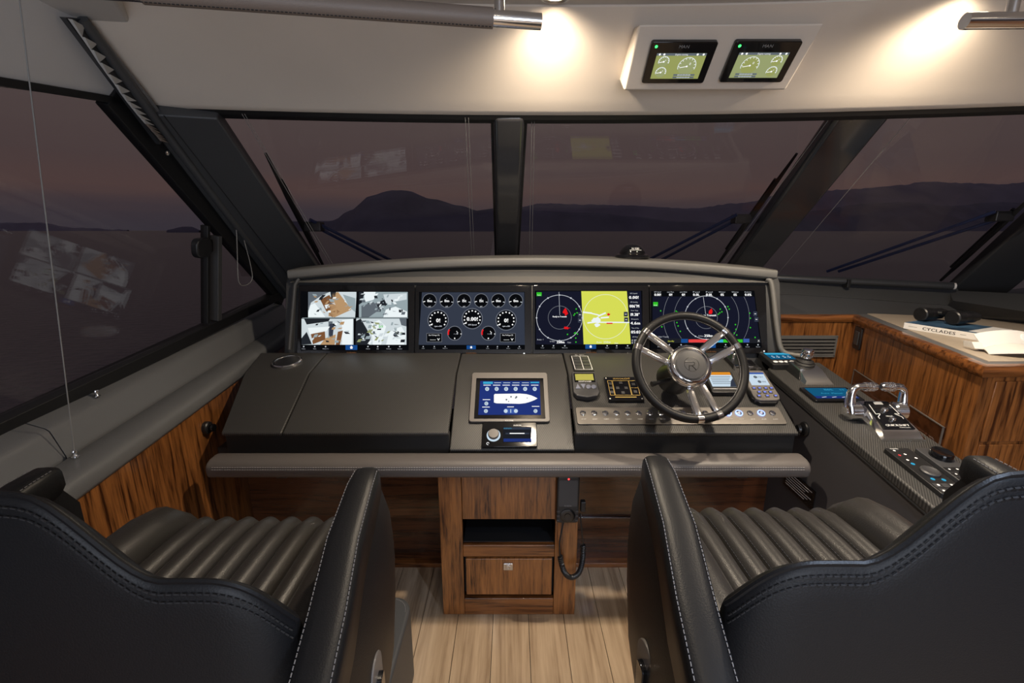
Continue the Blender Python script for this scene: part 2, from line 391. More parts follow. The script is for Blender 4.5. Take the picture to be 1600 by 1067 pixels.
ridge('hill_4', [(700, 345), (860, 318), (920, 320), (1000, 322), (1080, 326), (1150, 318), (1240, 302), (1330, 296), (1400, 290), (1450, 284), (1500, 286), (1560, 288), (1640, 282), (1800, 300), (2200, 330)], 9000, 'rock_hazed', 5, 1.6)
ridge('hill_5', [(1090, 352), (1180, 336), (1260, 330), (1360, 318), (1420, 316), (1480, 322), (1560, 316), (1700, 322), (2000, 345)], 5200, 'rock', 6, 1.2)

# ---- floor of oak planks
XL, XR, YB, YF = -1.28, 3.02, -2.5, 1.96
fl = MB(); fl.b2((XL - .2, YB, -.06), (XR, YF + .9, -.012)); floor = struct(fl.build('floor', 'gasket'))
pw = .15; x = XL; k = 0
while x < XR:
    y = YB - rnd.random() * 1.0
    while y < YF:
        L = 1.6 + .5 * rnd.random(); y1 = min(y + L, YF); y0 = max(y, YB)
        if y1 - y0 > .05:
            mb = MB(); mb.b2((x + .0012, y0 + .0012, -.014), (min(x + pw, XR) - .0012, y1 - .0012, 0)); o = mb.build('plank', 'oak_y', floor)
            # shift the grain so that no two boards match
            off = V((rnd.random() * 9, rnd.random() * 9, 0))
            for v_ in o.data.vertices: v_.co += off
            o.location = -off
        y = y + L
    x += pw; k += 1

# ---- port side wall: walnut lining, two padded ledges, window
def sideline(x0, z0): return lambda Y: V((x0 - .035 * (Y - 1.2), Y, z0 + .083 * (Y - 1.2)))
L_wood, L_edge1, L_groove, L_edge2, L_frame, L_glass = [sideline(*q) for q in ((-1.25, .852), (-1.255, .912), (-1.36, .920), (-1.40, 1.013), (-1.46, 1.032), (-1.475, 1.07))]
YS = [-2.5, -1.2, 0, .6, 1.2, 1.8, 2.3, 2.78]
wl = MB(); wl.loft([[(L_wood(Y).x - .004, Y, L_wood(Y).z + .01), (L_wood(Y).x - .03, Y, L_wood(Y).z + .01), (L_wood(Y).x - .03, Y, -.01), (L_wood(Y).x - .004, Y, -.01)] for Y in YS])
wall_left = struct(wl.build('wall_left', 'walnut_z'))
def ledge(Y, lines, rad=.016):
    pass
lo = []
for Y in YS:
    a, b, c = L_wood(Y), L_edge1(Y), L_groove(Y); q = []
    q += [(a.x + .002, Y, a.z), (a.x + .007, Y, a.z + .012), (b.x + .010, Y, b.z - .022), (b.x + .006, Y, b.z - .009), (b.x - .004, Y, b.z - .001), (b.x - .018, Y, b.z + .003), (c.x + .012, Y, c.z + .002), (c.x + .002, Y, c.z - .006), (c.x, Y, c.z - .03), (a.x - .03, Y, a.z - .005)]
    lo.append(q)
mb = MB(); mb.loft(lo); mb.build('lower_ledge_pad', 'leather_grey', wall_left, smooth=True, ang=60)
def upper_ledge(y0, y1):
    up = []
    for Y in [y0] + [y for y in YS if y0 < y < y1] + [y1]:
        c, d, e = L_groove(Y), L_edge2(Y), L_frame(Y)
        up.append([(c.x - .001, Y, c.z - .02), (c.x - .003, Y, c.z + .004), (c.x - .008, Y, c.z + .016), (d.x + .012, Y, d.z - .022), (d.x + .006, Y, d.z - .008), (d.x - .004, Y, d.z), (d.x - .018, Y, d.z + .005), (e.x, Y, e.z), (e.x, Y, e.z - .08), (c.x - .04, Y, c.z - .06)])
    mb = MB(); mb.loft(up); mb.build('upper_ledge_pad', 'leather_grey', wall_left, smooth=True, ang=60)
upper_ledge(-2.5, 1.268); upper_ledge(1.272, 2.86)
# chrome studs on the ledge
def stud(p, n, label):
    fr = Fr(p, V(n).orthogonal(), V(n).cross(V(n).orthogonal())); mb = MB(fr)
    mb.lathe([(.011, 0), (.011, .002), (.006, .004), (.004, .008), (.0065, .011), (.0085, .016), (.0065, .022), (0, .0245)], seg=14)
    t_ = mb.build('stud', 'chrome', smooth=True); return tag(t_, label, 'stud', 'chrome studs on the port ledge')
p1 = P(118, 713, X=-1.335); stud((-1.335, p1.y, L_groove(p1.y).z + .0015), (0, 0, 1), 'chrome ball stud holding the blind cord on the lower grey ledge')
p2 = P(152, 620, X=-1.43); stud((-1.43, p2.y, L_edge2(p2.y).z + .009), (0, 0, 1), 'small chrome stud on top of the upper grey ledge by the window')
# round black knob on the lining
fr = Fr((L_wood(1.75).x + .006, 1.75, P(327, 668, Y=1.75).z), (0, 1, 0), (0, 0, 1))
t_ = MB(fr).lathe([(.026, -.012), (.026, .006), (.022, .010)], seg=20).build('knob', 'black_plastic', wall_left, smooth=True, label='round black knob')
MB(fr).lathe([(.012, .010), (.014, .018), (.017, .022), (.015, .028), (0, .030)], seg=20).build('button', 'black_gloss', t_, smooth=True)

# side window plane
LG = Fr(L_glass(1.2), (.015, 1, .083), V((-1.328, 1.3, 1.965)) - V((-1.478, 1.3, 1.078)))
def bar(fr, p0, p1, wd, z0, z1, name, mat, parent, bevel=.003, w1=None):
    p0, p1 = V(p0), V(p1); d = (p1 - p0).normalized(); n = V((-d.y, d.x)) * wd / 2; n1 = n if w1 is None else V((-d.y, d.x)) * w1 / 2
    mb = MB(fr); mb.prism([tuple(p0 - n), tuple(p1 - n1), tuple(p1 + n1), tuple(p0 + n)], z0, z1); return mb.build(name, mat, parent, bevel=bevel)
L = lambda x, y, o=0: LG.px(x, y, o)
w1 = struct(thing('window_1', None, None, LG(0, 0)))
tl, tr_, ml = L(0, 133), L(165, 160), L(325, 352)
# glass panes
q = [(-2.2, .0), L(318, 510), L(318, 350), tr_, (-2.2, tl[1] + (tl[1] - tr_[1]) / (tl[0] - tr_[0]) * (-2.2 - tl[0]))]
MB(LG).prism(q, -.008, 0).build('pane', 'window_glass', w1)
MB(LG).prism([L(343, 498), L(425, 455), L(343, 372)], -.008, 0).build('pane', 'window_glass', w1)
a, b = L(0, 668), L(437, 460)
bar(LG, (a[0] - 2.4, a[1] - (b[1] - a[1]) / (b[0] - a[0]) * 2.4), b, .05, -.03, .02, 'frame_rail', 'gasket', w1)
a, b = L(0, 127), L(190, 158)
bar(LG, (a[0] - 1.8, a[1] - (b[1] - a[1]) / (b[0] - a[0]) * 1.8), b, .022, -.02, .012, 'frame_rail', 'gasket', w1)
bar(LG, L(172, 148), L(440, 470), .085, -.03, .012, 'frame_rail', 'gasket', w1, w1=.06)
a, b = L(322, 352), L(322, 505); bar(LG, a, b, .02, -.02, .014, 'sash_bar', 'gasket', w1)
a, b = L(337, 368), L(337, 500); bar(LG, a, b, .030, -.02, .022, 'sash_bar', 'pillar_grey', w1)
# latch on the sliding sash
la = L(315, 387, .03); t_ = thing('window_latch', 'rounded black latch on the sliding side window', 'latch', LG(la[0], la[1], .015))
MB(LG.at(la[0], la[1], .014)).prism(rrect(.10, .085, .028), 0, .032).build('grip', 'black_plastic', t_, bevel=.008, seg=3)
MB(LG.at(la[0] + .055, la[1], .012)).prism(rrect(.05, .06, .01), 0, .02).build('catch', 'black_gloss', t_, bevel=.004)
# pale panel above the side window
sp = MB(); q0, q1 = LG(*L(0, 131)), LG(*L(215, 160)); d = (q0 - q1)
qa = q1 + d.normalized() * 4.6; top = V((.10, 0, .42))
sp.loft([[tuple(p + o_) for o_ in (V((0, 0, 0)), V((-.05, 0, 0)), V((-.05, 0, .42)), top)] for p in (qa, q1 + V((.0, .08, .01)))])
struct(sp.build('trim_1', 'vinyl_white', bevel=.004))
# overhead soffit panel with a pointed end
sf = MB(); sf.prism([(-1.19, 1.65), (-1.32, 1.40), (-1.46, 1.10), (-1.46, -2.5), (-.62, -2.5), (-.62, .52), (-1.064, 1.40)], 2.2, 2.3)
struct(sf.build('trim_2', 'vinyl_white', bevel=.01, seg=3))

# ---- front header below the ceiling, padded in cream leather
def arc(x): return -.075 * ((x - .2) / 1.2) ** 2
hx = [-1.40 + .2 * i for i in range(22)]; secs = []
for x in hx:
    y = arc(x); secs.append([(x, 1.55 + y, 2.246), (x, 1.70 + y, 2.160), (x, 1.84 + y, 2.073), (x, 1.885 + y, 2.040), (x, 1.905 + y, 2.030), (x, 1.925 + y, 2.034), (x, 2.00 + y, 2.10), (x, 1.60 + y, 2.40)])
header = struct(MB().loft(secs).build('wall_front', 'leather_cream', smooth=True, ang=60))
gk = [[(x, 1.905 + arc(x), 2.031), (x, 1.925 + arc(x), 2.018), (x, 1.96 + arc(x), 2.012), (x, 2.02 + arc(x), 2.05), (x, 1.95 + arc(x), 2.07)] for x in hx]
MB().loft(gk).build('gasket', 'gasket', header)
# ---- ceiling
ce = MB(); ce.b2((-1.6, -2.6, 2.252), (3.2, 1.62, 2.30)); struct(ce.build('ceiling', 'ceiling_white'))
# ---- windscreen
WS = Fr((0, 1.945, 2.05), (1, 0, 0), (0, -.809, .588))
YAW = R(9); WSL = Fr((0, 1.945, 2.05), (math.cos(YAW), math.sin(YAW), 0), (.809 * math.sin(YAW), -.809 * math.cos(YAW), .588))   # port pane turns aft
Q = lambda x, y, o=0: WS.px(x, y, o)
QL = lambda x, y, o=0: WSL.px(x, y, o)
def down(p, q, s=1.35): return (p[0] + (q[0] - p[0]) * s, p[1] + (q[1] - p[1]) * s)
lt, lb = QL(335, 168), QL(500, 418); rt, rb = Q(1307, 172), Q(1141, 412); rt2, rb2 = Q(1392, 172), Q(1190, 415)
mt0, mb0, mt1, mb1 = Q(771, 176), Q(776, 402), Q(820, 176), Q(808, 402)
wn_ = 2
def pane(pts, n, fr=WS):
    o = MB(fr).prism([(p[0], p[1]) for p in pts], -.010, 0).build('window_%d' % n, 'window_glass'); return struct(o)
BOT = -1.21
def atb(p, q, bv): k = (bv - p[1]) / (q[1] - p[1]); return (p[0] + (q[0] - p[0]) * k, bv)
pane([(-1.45, BOT), (.0, BOT), (0, .0), (-1.25, -.10)], 2, WSL)
pane([(0, BOT), (1.52, BOT), (1.32, -.02), (0, .0)], 3)
# pillars
def pillar(name, p0, q0, p1, q1, z0, z1, mat, bevel=.012):
    a0, a1, b0, b1 = atb(p0, q0, .015), atb(p0, q0, BOT), atb(p1, q1, .015), atb(p1, q1, BOT)
    return struct(MB(WS).prism([a1, b1, b0, a0], z0, z1).build(name, mat, bevel=bevel, seg=3))
pillar('trim_3', mt0, mb0, mt1, mb1, -.03, .045, 'pillar_gloss', .02)
pillar('trim_4', rt, rb, rt2, rb2, -.04, .03, 'pillar_gloss', .02)
o = pillar('trim_5', (mt0[0] - .012, mt0[1]), (mb0[0] - .012, mb0[1]), (mt1[0] + .012, mt1[1]), (mb1[0] + .012, mb1[1]), -.02, .004, 'gasket', .002)
# port corner post between side window and windscreen
L1a, L1b = LG(*L(213, 177), .012), LG(*L(440, 468), .012)
L2a, L2b = WSL(*QL(341, 179), .02), WSL(*atb(lt, lb, BOT), .02)
d1 = (L1a - L1b).normalized(); L1a = L1a + d1 * .0
ez = ((L1b - L1a).cross(L2a - L1a)).normalized(); ez = ez if ez.y > 0 else -ez
L1m, L2m = (L1a + L1b) / 2, (L2a + L2b) / 2
cp = MB(); q = [L1b, L2b, L2a, L1a]; secs = [[tuple(p) for p in q], [tuple(p + ez * .06) for p in q]]; cp.loft(secs)
post = struct(cp.build('trim_6', 'pillar_grey', bevel=.008))
s0 = L1a.lerp(L2a, .30) - ez * .001; s1 = L1b.lerp(L2b, .42) - ez * .001; MB().tube([s0, s1], .0016, 6).build('seam', 'gasket', post)
# third windscreen pane, turning aft on the starboard side
e0 = WS(*atb(rt2, rb2, .06)); e1 = WS(*atb(rt2, rb2, BOT)); g1 = V((2.62, 2.70, 1.285)); g0 = V((2.52, 1.87, 2.05))
nrm = (e1 - e0).cross(g0 - e0).normalized(); nrm = nrm if nrm.y > 0 else -nrm
struct(MB().loft([[tuple(p) for p in (e0, e1, g1, g0)], [tuple(p + nrm * .01) for p in (e0, e1, g1, g0)]]).build('window_4', 'window_glass'))
dv = V((.20, -.10, 0)); struct(MB().loft([[tuple(p) for p in (g0 - dv * .1 + V((0, 0, .1)), g1 - dv * .1 - V((0, 0, .06)), g1 + dv - V((0, 0, .06)), g0 + dv + V((0, 0, .1)))], [tuple(p + nrm * .06) for p in (g0 - dv * .1 + V((0, 0, .1)), g1 - dv * .1 - V((0, 0, .06)), g1 + dv - V((0, 0, .06)), g0 + dv + V((0, 0, .1)))]]).build('trim_7', 'pillar_black', bevel=.01))
# starboard side: ledge, window, wall
wr = MB(); wr.b2((3.02, -2.5, 0), (3.08, 2.7, 1.18)); wall_right = struct(wr.build('wall_right', 'walnut_z'))
rl = [[(2.88, Y, 1.10), (2.88, Y, 1.21), (2.90, Y, 1.235), (2.97, Y, 1.255), (3.08, Y, 1.27), (3.08, Y, 1.10)] for Y in (-2.5, 0, 1.6, 2.72)]
MB().loft(rl).build('ledge_pad', 'leather_dark_grey', wall_right, smooth=True, ang=60)
struct(MB().loft([[(3.02, Y, 1.26), (2.80, Y, 2.0), (2.81, Y, 2.0), (3.03, Y, 1.26)] for Y in (-2.0, 1.95)]).build('window_5', 'window_glass'))
struct(MB().loft([[(2.80, Y, 2.0), (2.72, Y, 2.3), (2.84, Y, 2.3), (2.84, Y, 2.0)] for Y in (-2.5, 1.9)]).build('trim_8', 'vinyl_white'))
# aft bulkhead with a wide doorway to the deck
af = MB(); af.b2((-1.7, -2.56, 0), (-.75, -2.5, 2.3)); af.b2((1.6, -2.56, 0), (3.0, -2.5, 2.3)); af.b2((-.75, -2.56, 2.05), (1.6, -2.5, 2.3))
struct(af.build('wall_back', 'walnut_z'))

# ---- blind track and pleated blind along the port post
TK = lambda x, y: LG(*L(x, y, .05), .05)
tr0, tr1 = TK(116, 28), TK(440, 462)
t_ = thing('blind_track', 'long dark grey blind track running down the port corner post', 'blind track', tr1)
MB().tube([TK(128, 30), TK(262, 212), TK(452, 462)], .016, 10).build('track_tube', 'pillar_grey', t_, smooth=True)
MB().tube([TK(140, 40), TK(276, 212), TK(462, 458)], .009, 8).build('track_tube', 'leather_grey', t_, smooth=True)
pb = thing('pleated_blind', 'folded pale pleated blind gathered at the top of the port post', 'blind', TK(180, 120))
z0 = [(109, 30), (253, 222)]
EDGE = [(106, 29), (126, 57), (140, 77), (153, 97), (166, 115), (178, 131), (188, 146), (197, 158), (205, 168), (213, 178), (220, 186), (226, 193), (232, 199), (237, 205), (242, 210), (246, 215), (250, 220)]
for i, ((xa, ya), (xb, yb)) in enumerate(zip(EDGE, EDGE[1:])):
    wd = 26 if i < 6 else 26 - (i - 6) * .9
    p_, q_, r_ = TK(xa, ya), TK(xb, yb), TK(xa + wd * .95, ya + wd * .45)
    n_ = LG.ez * .012
    MB().loft([[tuple(p_), tuple(r_), tuple(q_)], [tuple(p_ + n_), tuple(r_ + n_ * .2), tuple(q_ + n_ * .4)]]).build('pleat', 'blind_cloth' if i < 11 else 'rail_leather', pb)
MB().loft([[tuple(TK(x, y) - LG.ez * .004) for x, y in ((104, 28), (134, 30), (262, 214), (252, 226))], [tuple(TK(x, y) - LG.ez * .02) for x, y in ((104, 28), (134, 30), (262, 214), (252, 226))]]).build('backing', 'pillar_black', pb)
# screw on the post
sw = TK(261, 239); fr = Fr(sw, LG.ex, LG.ey); tag(MB(fr).lathe([(.009, 0), (.009, .004), (.006, .007), (0, .008)], seg=12).build('screw', 'chrome_satin', smooth=True), 'small round screw head on the port post below the pleated blind', 'screw')
# cords
def cord(pts, r, par, name='guide_wire', mat='cord_clear'): return MB().tube(pts, r, 6).build(name, mat, par, smooth=True)
top = P(30, -4, X=-1.12); cord([top, V((-1.335, p1.y, L_groove(p1.y).z + .02))], .0016, pb, 'pull_cord')
c0 = [TK(368, 340), TK(370, 372), TK(371, 405), TK(373, 440), TK(383, 446), TK(394, 436), TK(391, 412), TK(384, 385), TK(376, 352)]
lp_ = cord(spline(c0, 5), .0022, bpy.data.objects['blind_track'], 'looped_cord')
MB().ball(TK(372, 350), .014, 8, 6, (1, 1, 2)).build('knot', 'cord_clear', lp_, smooth=True)
for i, (xa, ya, xb, yb, wh) in enumerate(((727, 184, 737, 402, 'left of the centre mullion, outer strand'), (732, 184, 741, 402, 'left of the centre mullion, inner strand'), (831, 184, 827, 402, 'right of the centre mullion, inner strand'), (835, 184, 831, 402, 'right of the centre mullion, outer strand'),
                                         (378, 178, 518, 416, 'beside the port wiper blade, left strand'), (382, 178, 522, 416, 'beside the port wiper blade, right strand'), (1300, 180, 1131, 408, 'beside the thick starboard post'))):
    fr_ = WSL if xa < 790 else WS
    cord([fr_(*fr_.px(xa, ya, .03), .03), fr_(*fr_.px(xb, yb, .03), .03)], .0011, header)
cord([P(1424, 182, Y=1.9), P(1215, 428, Y=2.84)], .0012, header)

# ---- wipers, outside the glass
def wiper(blade, arms, hub, label, off=-.06, f=None):
    W = f or (lambda x, y, o=off: WS(*Q(x, y, o), o))
    t_ = thing('windscreen_wiper', label, 'wiper', W(*blade[1]), 'windscreen wipers')
    (xa, ya), (xb, yb) = blade; A, B = W(xa, ya), W(xb, yb)
    MB().tube([A, A.lerp(B, .3), A.lerp(B, .7), B], [.006, .014, .014, .008], 6).build('blade', 'black_plastic', t_)
    MB().tube([A.lerp(B, .2) - WS.ez * .02, A.lerp(B, .85) - WS.ez * .02], .008, 6).build('blade_spine', 'black_gloss', t_)
    for p, q in arms: MB().tube([W(*p), W(*q)], .009, 8).build('arm', 'wiper_blue', t_, smooth=True)
    h = W(*hub); MB().box(h, (.09, .06, .05)).build('arm_head', 'black_plastic', t_, bevel=.006)
wiper(((415, 240), (506, 417)), (((484, 343), (622, 412)), ((497, 356), (604, 412))), (491, 354), 'port windscreen wiper with twin blue arms outside the left pane', -.06, lambda x, y, o=-.06: WSL(*QL(x, y, o), o))
wiper(((1245, 240), (1122, 412)), (((1152, 335), (1005, 410)), ((1150, 344), (1022, 412))), (1158, 342), 'middle windscreen wiper leaning against the thick starboard post')
pl3 = Fr(e1, g1 - e1, e0 - e1); W3 = lambda x, y, o=-.06: pl3(*pl3.px(x, y, o), o)
wiper(((1625, 296), (1470, 438)), (((1556, 330), (1292, 424)), ((1560, 342), (1310, 424))), (1562, 338), 'far right windscreen wiper beyond the starboard pane', -.06, W3)

# ---- front bulkhead below the dash
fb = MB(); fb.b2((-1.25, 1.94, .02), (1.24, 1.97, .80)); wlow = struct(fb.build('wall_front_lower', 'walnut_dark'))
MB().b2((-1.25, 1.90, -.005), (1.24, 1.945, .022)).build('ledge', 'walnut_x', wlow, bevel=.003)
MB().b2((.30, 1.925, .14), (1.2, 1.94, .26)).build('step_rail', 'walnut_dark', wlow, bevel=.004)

# ================================================================== THE HELM
FD = Fr((0, 1.66, .822), (1, 0, 0), (0, .29, .1565))       # starboard dash slope
FU = Fr((0, 1.95, .9785), (1, 0, 0), (0, .2, .0345))       # flat strip below the displays
FC = Fr((0, 1.645, .757), (1, 0, 0), (0, .305, .2215))     # centre panel slope
FS = Fr((0, 2.16, 1.012), (1, 0, 0), (0, .10, .335))       # display plane
Z7, Z8, Z1, Z3, Z9 = (320, 400, .2875), (640, 420, .225), (820, 420, .2625), (900, 0, .2875), (680, 560, .15)

dash = thing('helm_dashboard', 'wide black textured helm dashboard with grey brow below the windscreen', 'dashboard', (0, 1.9, .75))
def dpanel(x0, x1, prof, name, mat, x0r=None, bevel=.006):
    mb = MB(); n = len(prof)
    l = [((x0 if y < 1.7 else x0r) if x0r is not None else x0, y, z) for y, z in prof]
    if x0r is not None: l = [(x0 + (x0r - x0) * (y - 1.66) / .49, y, z) for y, z in prof]
    mb.loft([l, [(x1, y, z) for y, z in prof]]); return mb.build(name, mat, dash, bevel=bevel, seg=3)
top = [(1.66, .822), (1.95, .9785), (2.165, 1.016), (2.165, .94), (1.95, .94), (1.664, .806)]
dpanel(-1.15, -.912, top, 'side_flap', 'twill_dash', -1.235)
dpanel(-.908, -.252, top, 'chart_lid', 'twill_dash')
dpanel(.252, 1.135, top, 'instrument_panel', 'twill_dash')
dpanel(-.248, .248, [(1.645, .757), (1.95, .9745), (2.165, 1.012), (2.165, .94), (1.95, .88), (1.665, .72)], 'centre_panel', 'twill_dash')
for x0, x1 in ((-1.14, -.25), (.25, 1.125)):
    MB().b2((x0, 1.668, .70), (x1, 1.70, .815)).build('front_fascia', 'black_vinyl', dash, bevel=.003)
MB().b2((-1.2, 1.70, .69), (1.13, 2.1, .74)).build('underside', 'black_vinyl', dash)
# hood carrying the displays
hood = [(2.178, .90), (2.178, 1.008), (2.276, 1.345), (2.33, 1.40), (3.02, 1.33), (3.02, .90)]
MB().loft([[(x, y, z) for y, z in hood] for x in (-1.13, 1.34)]).build('hood_body', 'leather_dark_grey', dash, bevel=.006)
def bz(x): return 1.468 - .055 * ((x - .1) / 1.18) ** 2
def by(x): return 2.33 - .08 * ((x - .1) / 1.18) ** 2
bx = [-1.10 + 2.40 * i / 28 for i in range(29)]
MB().loft([[(x, 2.258, 1.350), (x, by(x) + .055, bz(x) - .05), (x, by(x) + .09, bz(x) - .05), (x, 2.32, 1.350)] for x in bx]).build('hood_strip', 'twill_strip', dash, smooth=True)
br = []
for x in bx:
    y, z = by(x), bz(x); br.append([(x, y, z - .040), (x, y - .004, z - .034), (x, y - .004, z - .008), (x, y, z - .002), (x, y + .010, z), (x, y + .16, z + .004), (x, y + .16, z - .046), (x, y + .02, z - .048)])
MB().loft(br).build('brow', 'leather_brow', dash, smooth=True, ang=50)
MB().loft([[(x, by(x) + .15, bz(x) - .01), (x, 3.02, 1.345), (x, 3.02, 1.30), (x, by(x) + .15, bz(x) - .06)] for x in bx]).build('hood_top', 'leather_dark_grey', dash, smooth=True)
# grey trim around the starboard end of the display row
tp = [FS(1.262, .372, -.002), FS(1.285, .340, .004), FS(1.300, .16, .006), FS(1.315, .04, .006), FS(1.335, .005, .012), FS(1.375, -.008, .03), FS(1.42, -.012, .06)]
MB().tube(spline(tp, 5), .012, 10).build('end_trim', 'leather_brow', dash, smooth=True)
tp = [FS(-1.058, .372, -.002), FS(-1.075, .34, .002), FS(-1.095, .02, .002)]
MB().tube(tp, .010, 8).build('end_trim', 'leather_dark_grey', dash, smooth=True)
# seam ridge of the chart lid
for a_ in (-.86, -.30): pass
# cup holder
cx, cy = FU.px(449, 567); cf = FU.at(cx, cy)
t_ = thing('cup_holder', 'round steel cup holder set in the port end of the dashboard', 'cup holder', cf.o)
MB(cf).lathe([(.063, .000), (.065, .010), (.061, .014), (.055, .013), (.052, .000)], seg=32).build('rim', 'chrome', t_, smooth=True)
MB(cf).lathe([(.053, .011), (.050, .002), (.047, .0008), (.0, .0006)], seg=32).build('cup', 'chrome_satin', t_, smooth=True)

# ------------------------------------------------------------------ the four big displays
def mfd(i, label):
    a0 = -1.06 + .58 * i; t_ = thing('multifunction_display', label, 'display', FS(a0 + .29, 0), 'displays in a row below the brow')
    MB(FS).prism(rrect(.576, .338, .006, 3, a0 + .29, .170), -.016, 0).build('bezel', 'black_gloss', t_, bevel=.002)
    return t_
def bottom_bar(cv, xs, y, cam=True):
    """row of soft keys, home key in blue"""
    for k, x in enumerate(xs):
        if k == 3:
            cv.rect(x - 32, y - 14, x + 32, y + 12, 'e_blue', 1); cv.poly([(x - 9, y - 2), (x, y - 11), (x + 9, y - 2)], 'e_white', 3); cv.rect(x - 6, y - 2, x + 6, y + 6, 'e_white', 3)
        else:
            cv.disc(x, y - 6, 4, 'e_soft', 2, 10); cv.text(('Power', 'Mark', 'Where To', '', 'Charts', 'Info', 'Content', 'Options')[k], x, y + 6, 5, 'e_soft', 2)
# 1: four camera pictures
d1_ = mfd(0, 'leftmost helm display showing four security camera pictures')
cv = Canvas(FS, Z7); cv.rect(520, 192, 1108, 512, 'e_black', 0)
def feed(q, base, items, seed, bits, mats):
    (x0, y0, x1, y1) = q; W, H = x1 - x0, y1 - y0; rr = random.Random(seed)
    cv.rect(x0, y0, x1, y1, base, 1)
    for m_, pts in items: cv.poly([(x0 + a * W, y0 + b * H) for a, b in pts], m_, 2)
    for _ in range(bits):
        a, b = rr.uniform(.03, .9), rr.uniform(.05, .86); ww, hh = rr.uniform(.02, .09), rr.uniform(.02, .12); sk = rr.uniform(-.05, .05)
        cv.poly([(x0 + min(.99, max(0, u_)) * W, y0 + min(.99, v_) * H) for u_, v_ in ((a, b), (a + ww, b + sk * .5), (a + ww + sk, b + hh), (a + sk, b + hh))], rr.choice(mats), 3)
feed((562, 195, 824, 333), 'e_pale', [('e_dim', ((0, 0), (.45, 0), (.28, .14), (.06, .42), (0, .8))), ('e_wood', ((.50, .06), (.62, 0), (.9, .70), (.55, 1), (.42, .95))), ('e_brown', ((.25, .30), (.44, .12), (.50, .30), (.60, .62), (.38, .78))), ('e_dark', ((.46, 0), (.58, 0), (.56, .20), (.48, .3))), ('e_brown', ((.42, .85), (.6, .70), (.66, .78), (.50, 1))), ('e_ice', ((.34, .52), (.43, .48), (.45, .60), (.37, .67))), ('e_ice', ((.48, .44), (.55, .42), (.57, .52), (.50, .56))), ('e_ice', ((.0, .55), (.14, .45), (.36, 1), (0, 1))), ('e_sil', ((.72, .1), (.98, .25), (.98, .8), (.85, .6)))], 11, 26, ['e_ice', 'e_dim', 'e_sil', 'e_dark', 'e_wood'])
feed((838, 195, 1103, 333), 'e_sil', [('e_dark', ((0, 0), (.10, 0), (.08, .4), (0, .5))), ('e_ice', ((.10, 0), (.34, 0), (.32, .3), (.12, .4))), ('e_pale', ((.5, .1), (.98, .05), (.98, .3), (.55, .45))), ('e_ice', ((.55, .70), (.75, .58), (.99, .78), (.99, 1), (.5, 1))), ('e_dim', ((.05, .55), (.3, .40), (.42, .70), (.2, 1), (.05, 1))), ('e_dark', ((.34, .45), (.52, .3), (.58, .5), (.42, .72)))], 12, 46, ['e_pale', 'e_dim', 'e_sil', 'e_dark', 'e_ice'])
feed((526, 341, 808, 482), 'e_pale', [('e_dark', ((.05, 0), (.55, 0), (.52, .10), (.10, .22))), ('e_ice', ((.12, .35), (.55, .30), (.48, .48), (.16, .60))), ('e_brown', ((.18, .58), (.45, .46), (.46, .80), (.22, .98))), ('e_dark', ((.0, .75), (.10, .5), (.2, .98), (.0, 1))), ('e_dim', ((.52, .10), (.60, .10), (.58, .7), (.52, .7))), ('e_slate', ((.54, .2), (.63, .18), (.60, .72), (.53, .70))), ('e_brown', ((.70, .5), (.80, .45), (.74, 1), (.66, 1))), ('e_ice', ((.78, .05), (.99, 0), (.97, 1), (.78, 1))), ('e_wood', ((.46, .75), (.66, .6), (.64, 1), (.36, 1)))], 13, 22, ['e_ice', 'e_sil', 'e_dark', 'e_wood', 'e_pale'])
feed((820, 340, 1096, 482), 'e_pale', [('e_dark', ((0, .1), (.10, 0), (.22, .4), (.30, .7), (.26, 1), (0, 1))), ('e_ice', ((.30, .2), (.46, .05), (.6, .3), (.5, 1), (.34, 1))), ('e_green', ((.46, .18), (.53, .2), (.54, .34), (.46, .36))), ('e_ice', ((.66, .5), (.9, .3), (.99, .6), (.95, 1), (.6, 1))), ('e_dim', ((.86, 0), (1, 0), (1, .3), (.9, .25)))], 14, 60, ['e_ice', 'e_dim', 'e_sil', 'e_dark', 'e_pale', 'e_olive'])
cv.line(530, 337, 1105, 337, 3, 'e_sil', 4); cv.line(829, 195, 812, 483, 7, 'e_black', 4)
bottom_bar(cv, [538, 598, 657, 797, 887, 940, 1000, 1060], 498); cv.text('GARMIN', 797, 525, 7, 'e_brown', 2, wmax=52)
cv.build('screen_image', d1_)
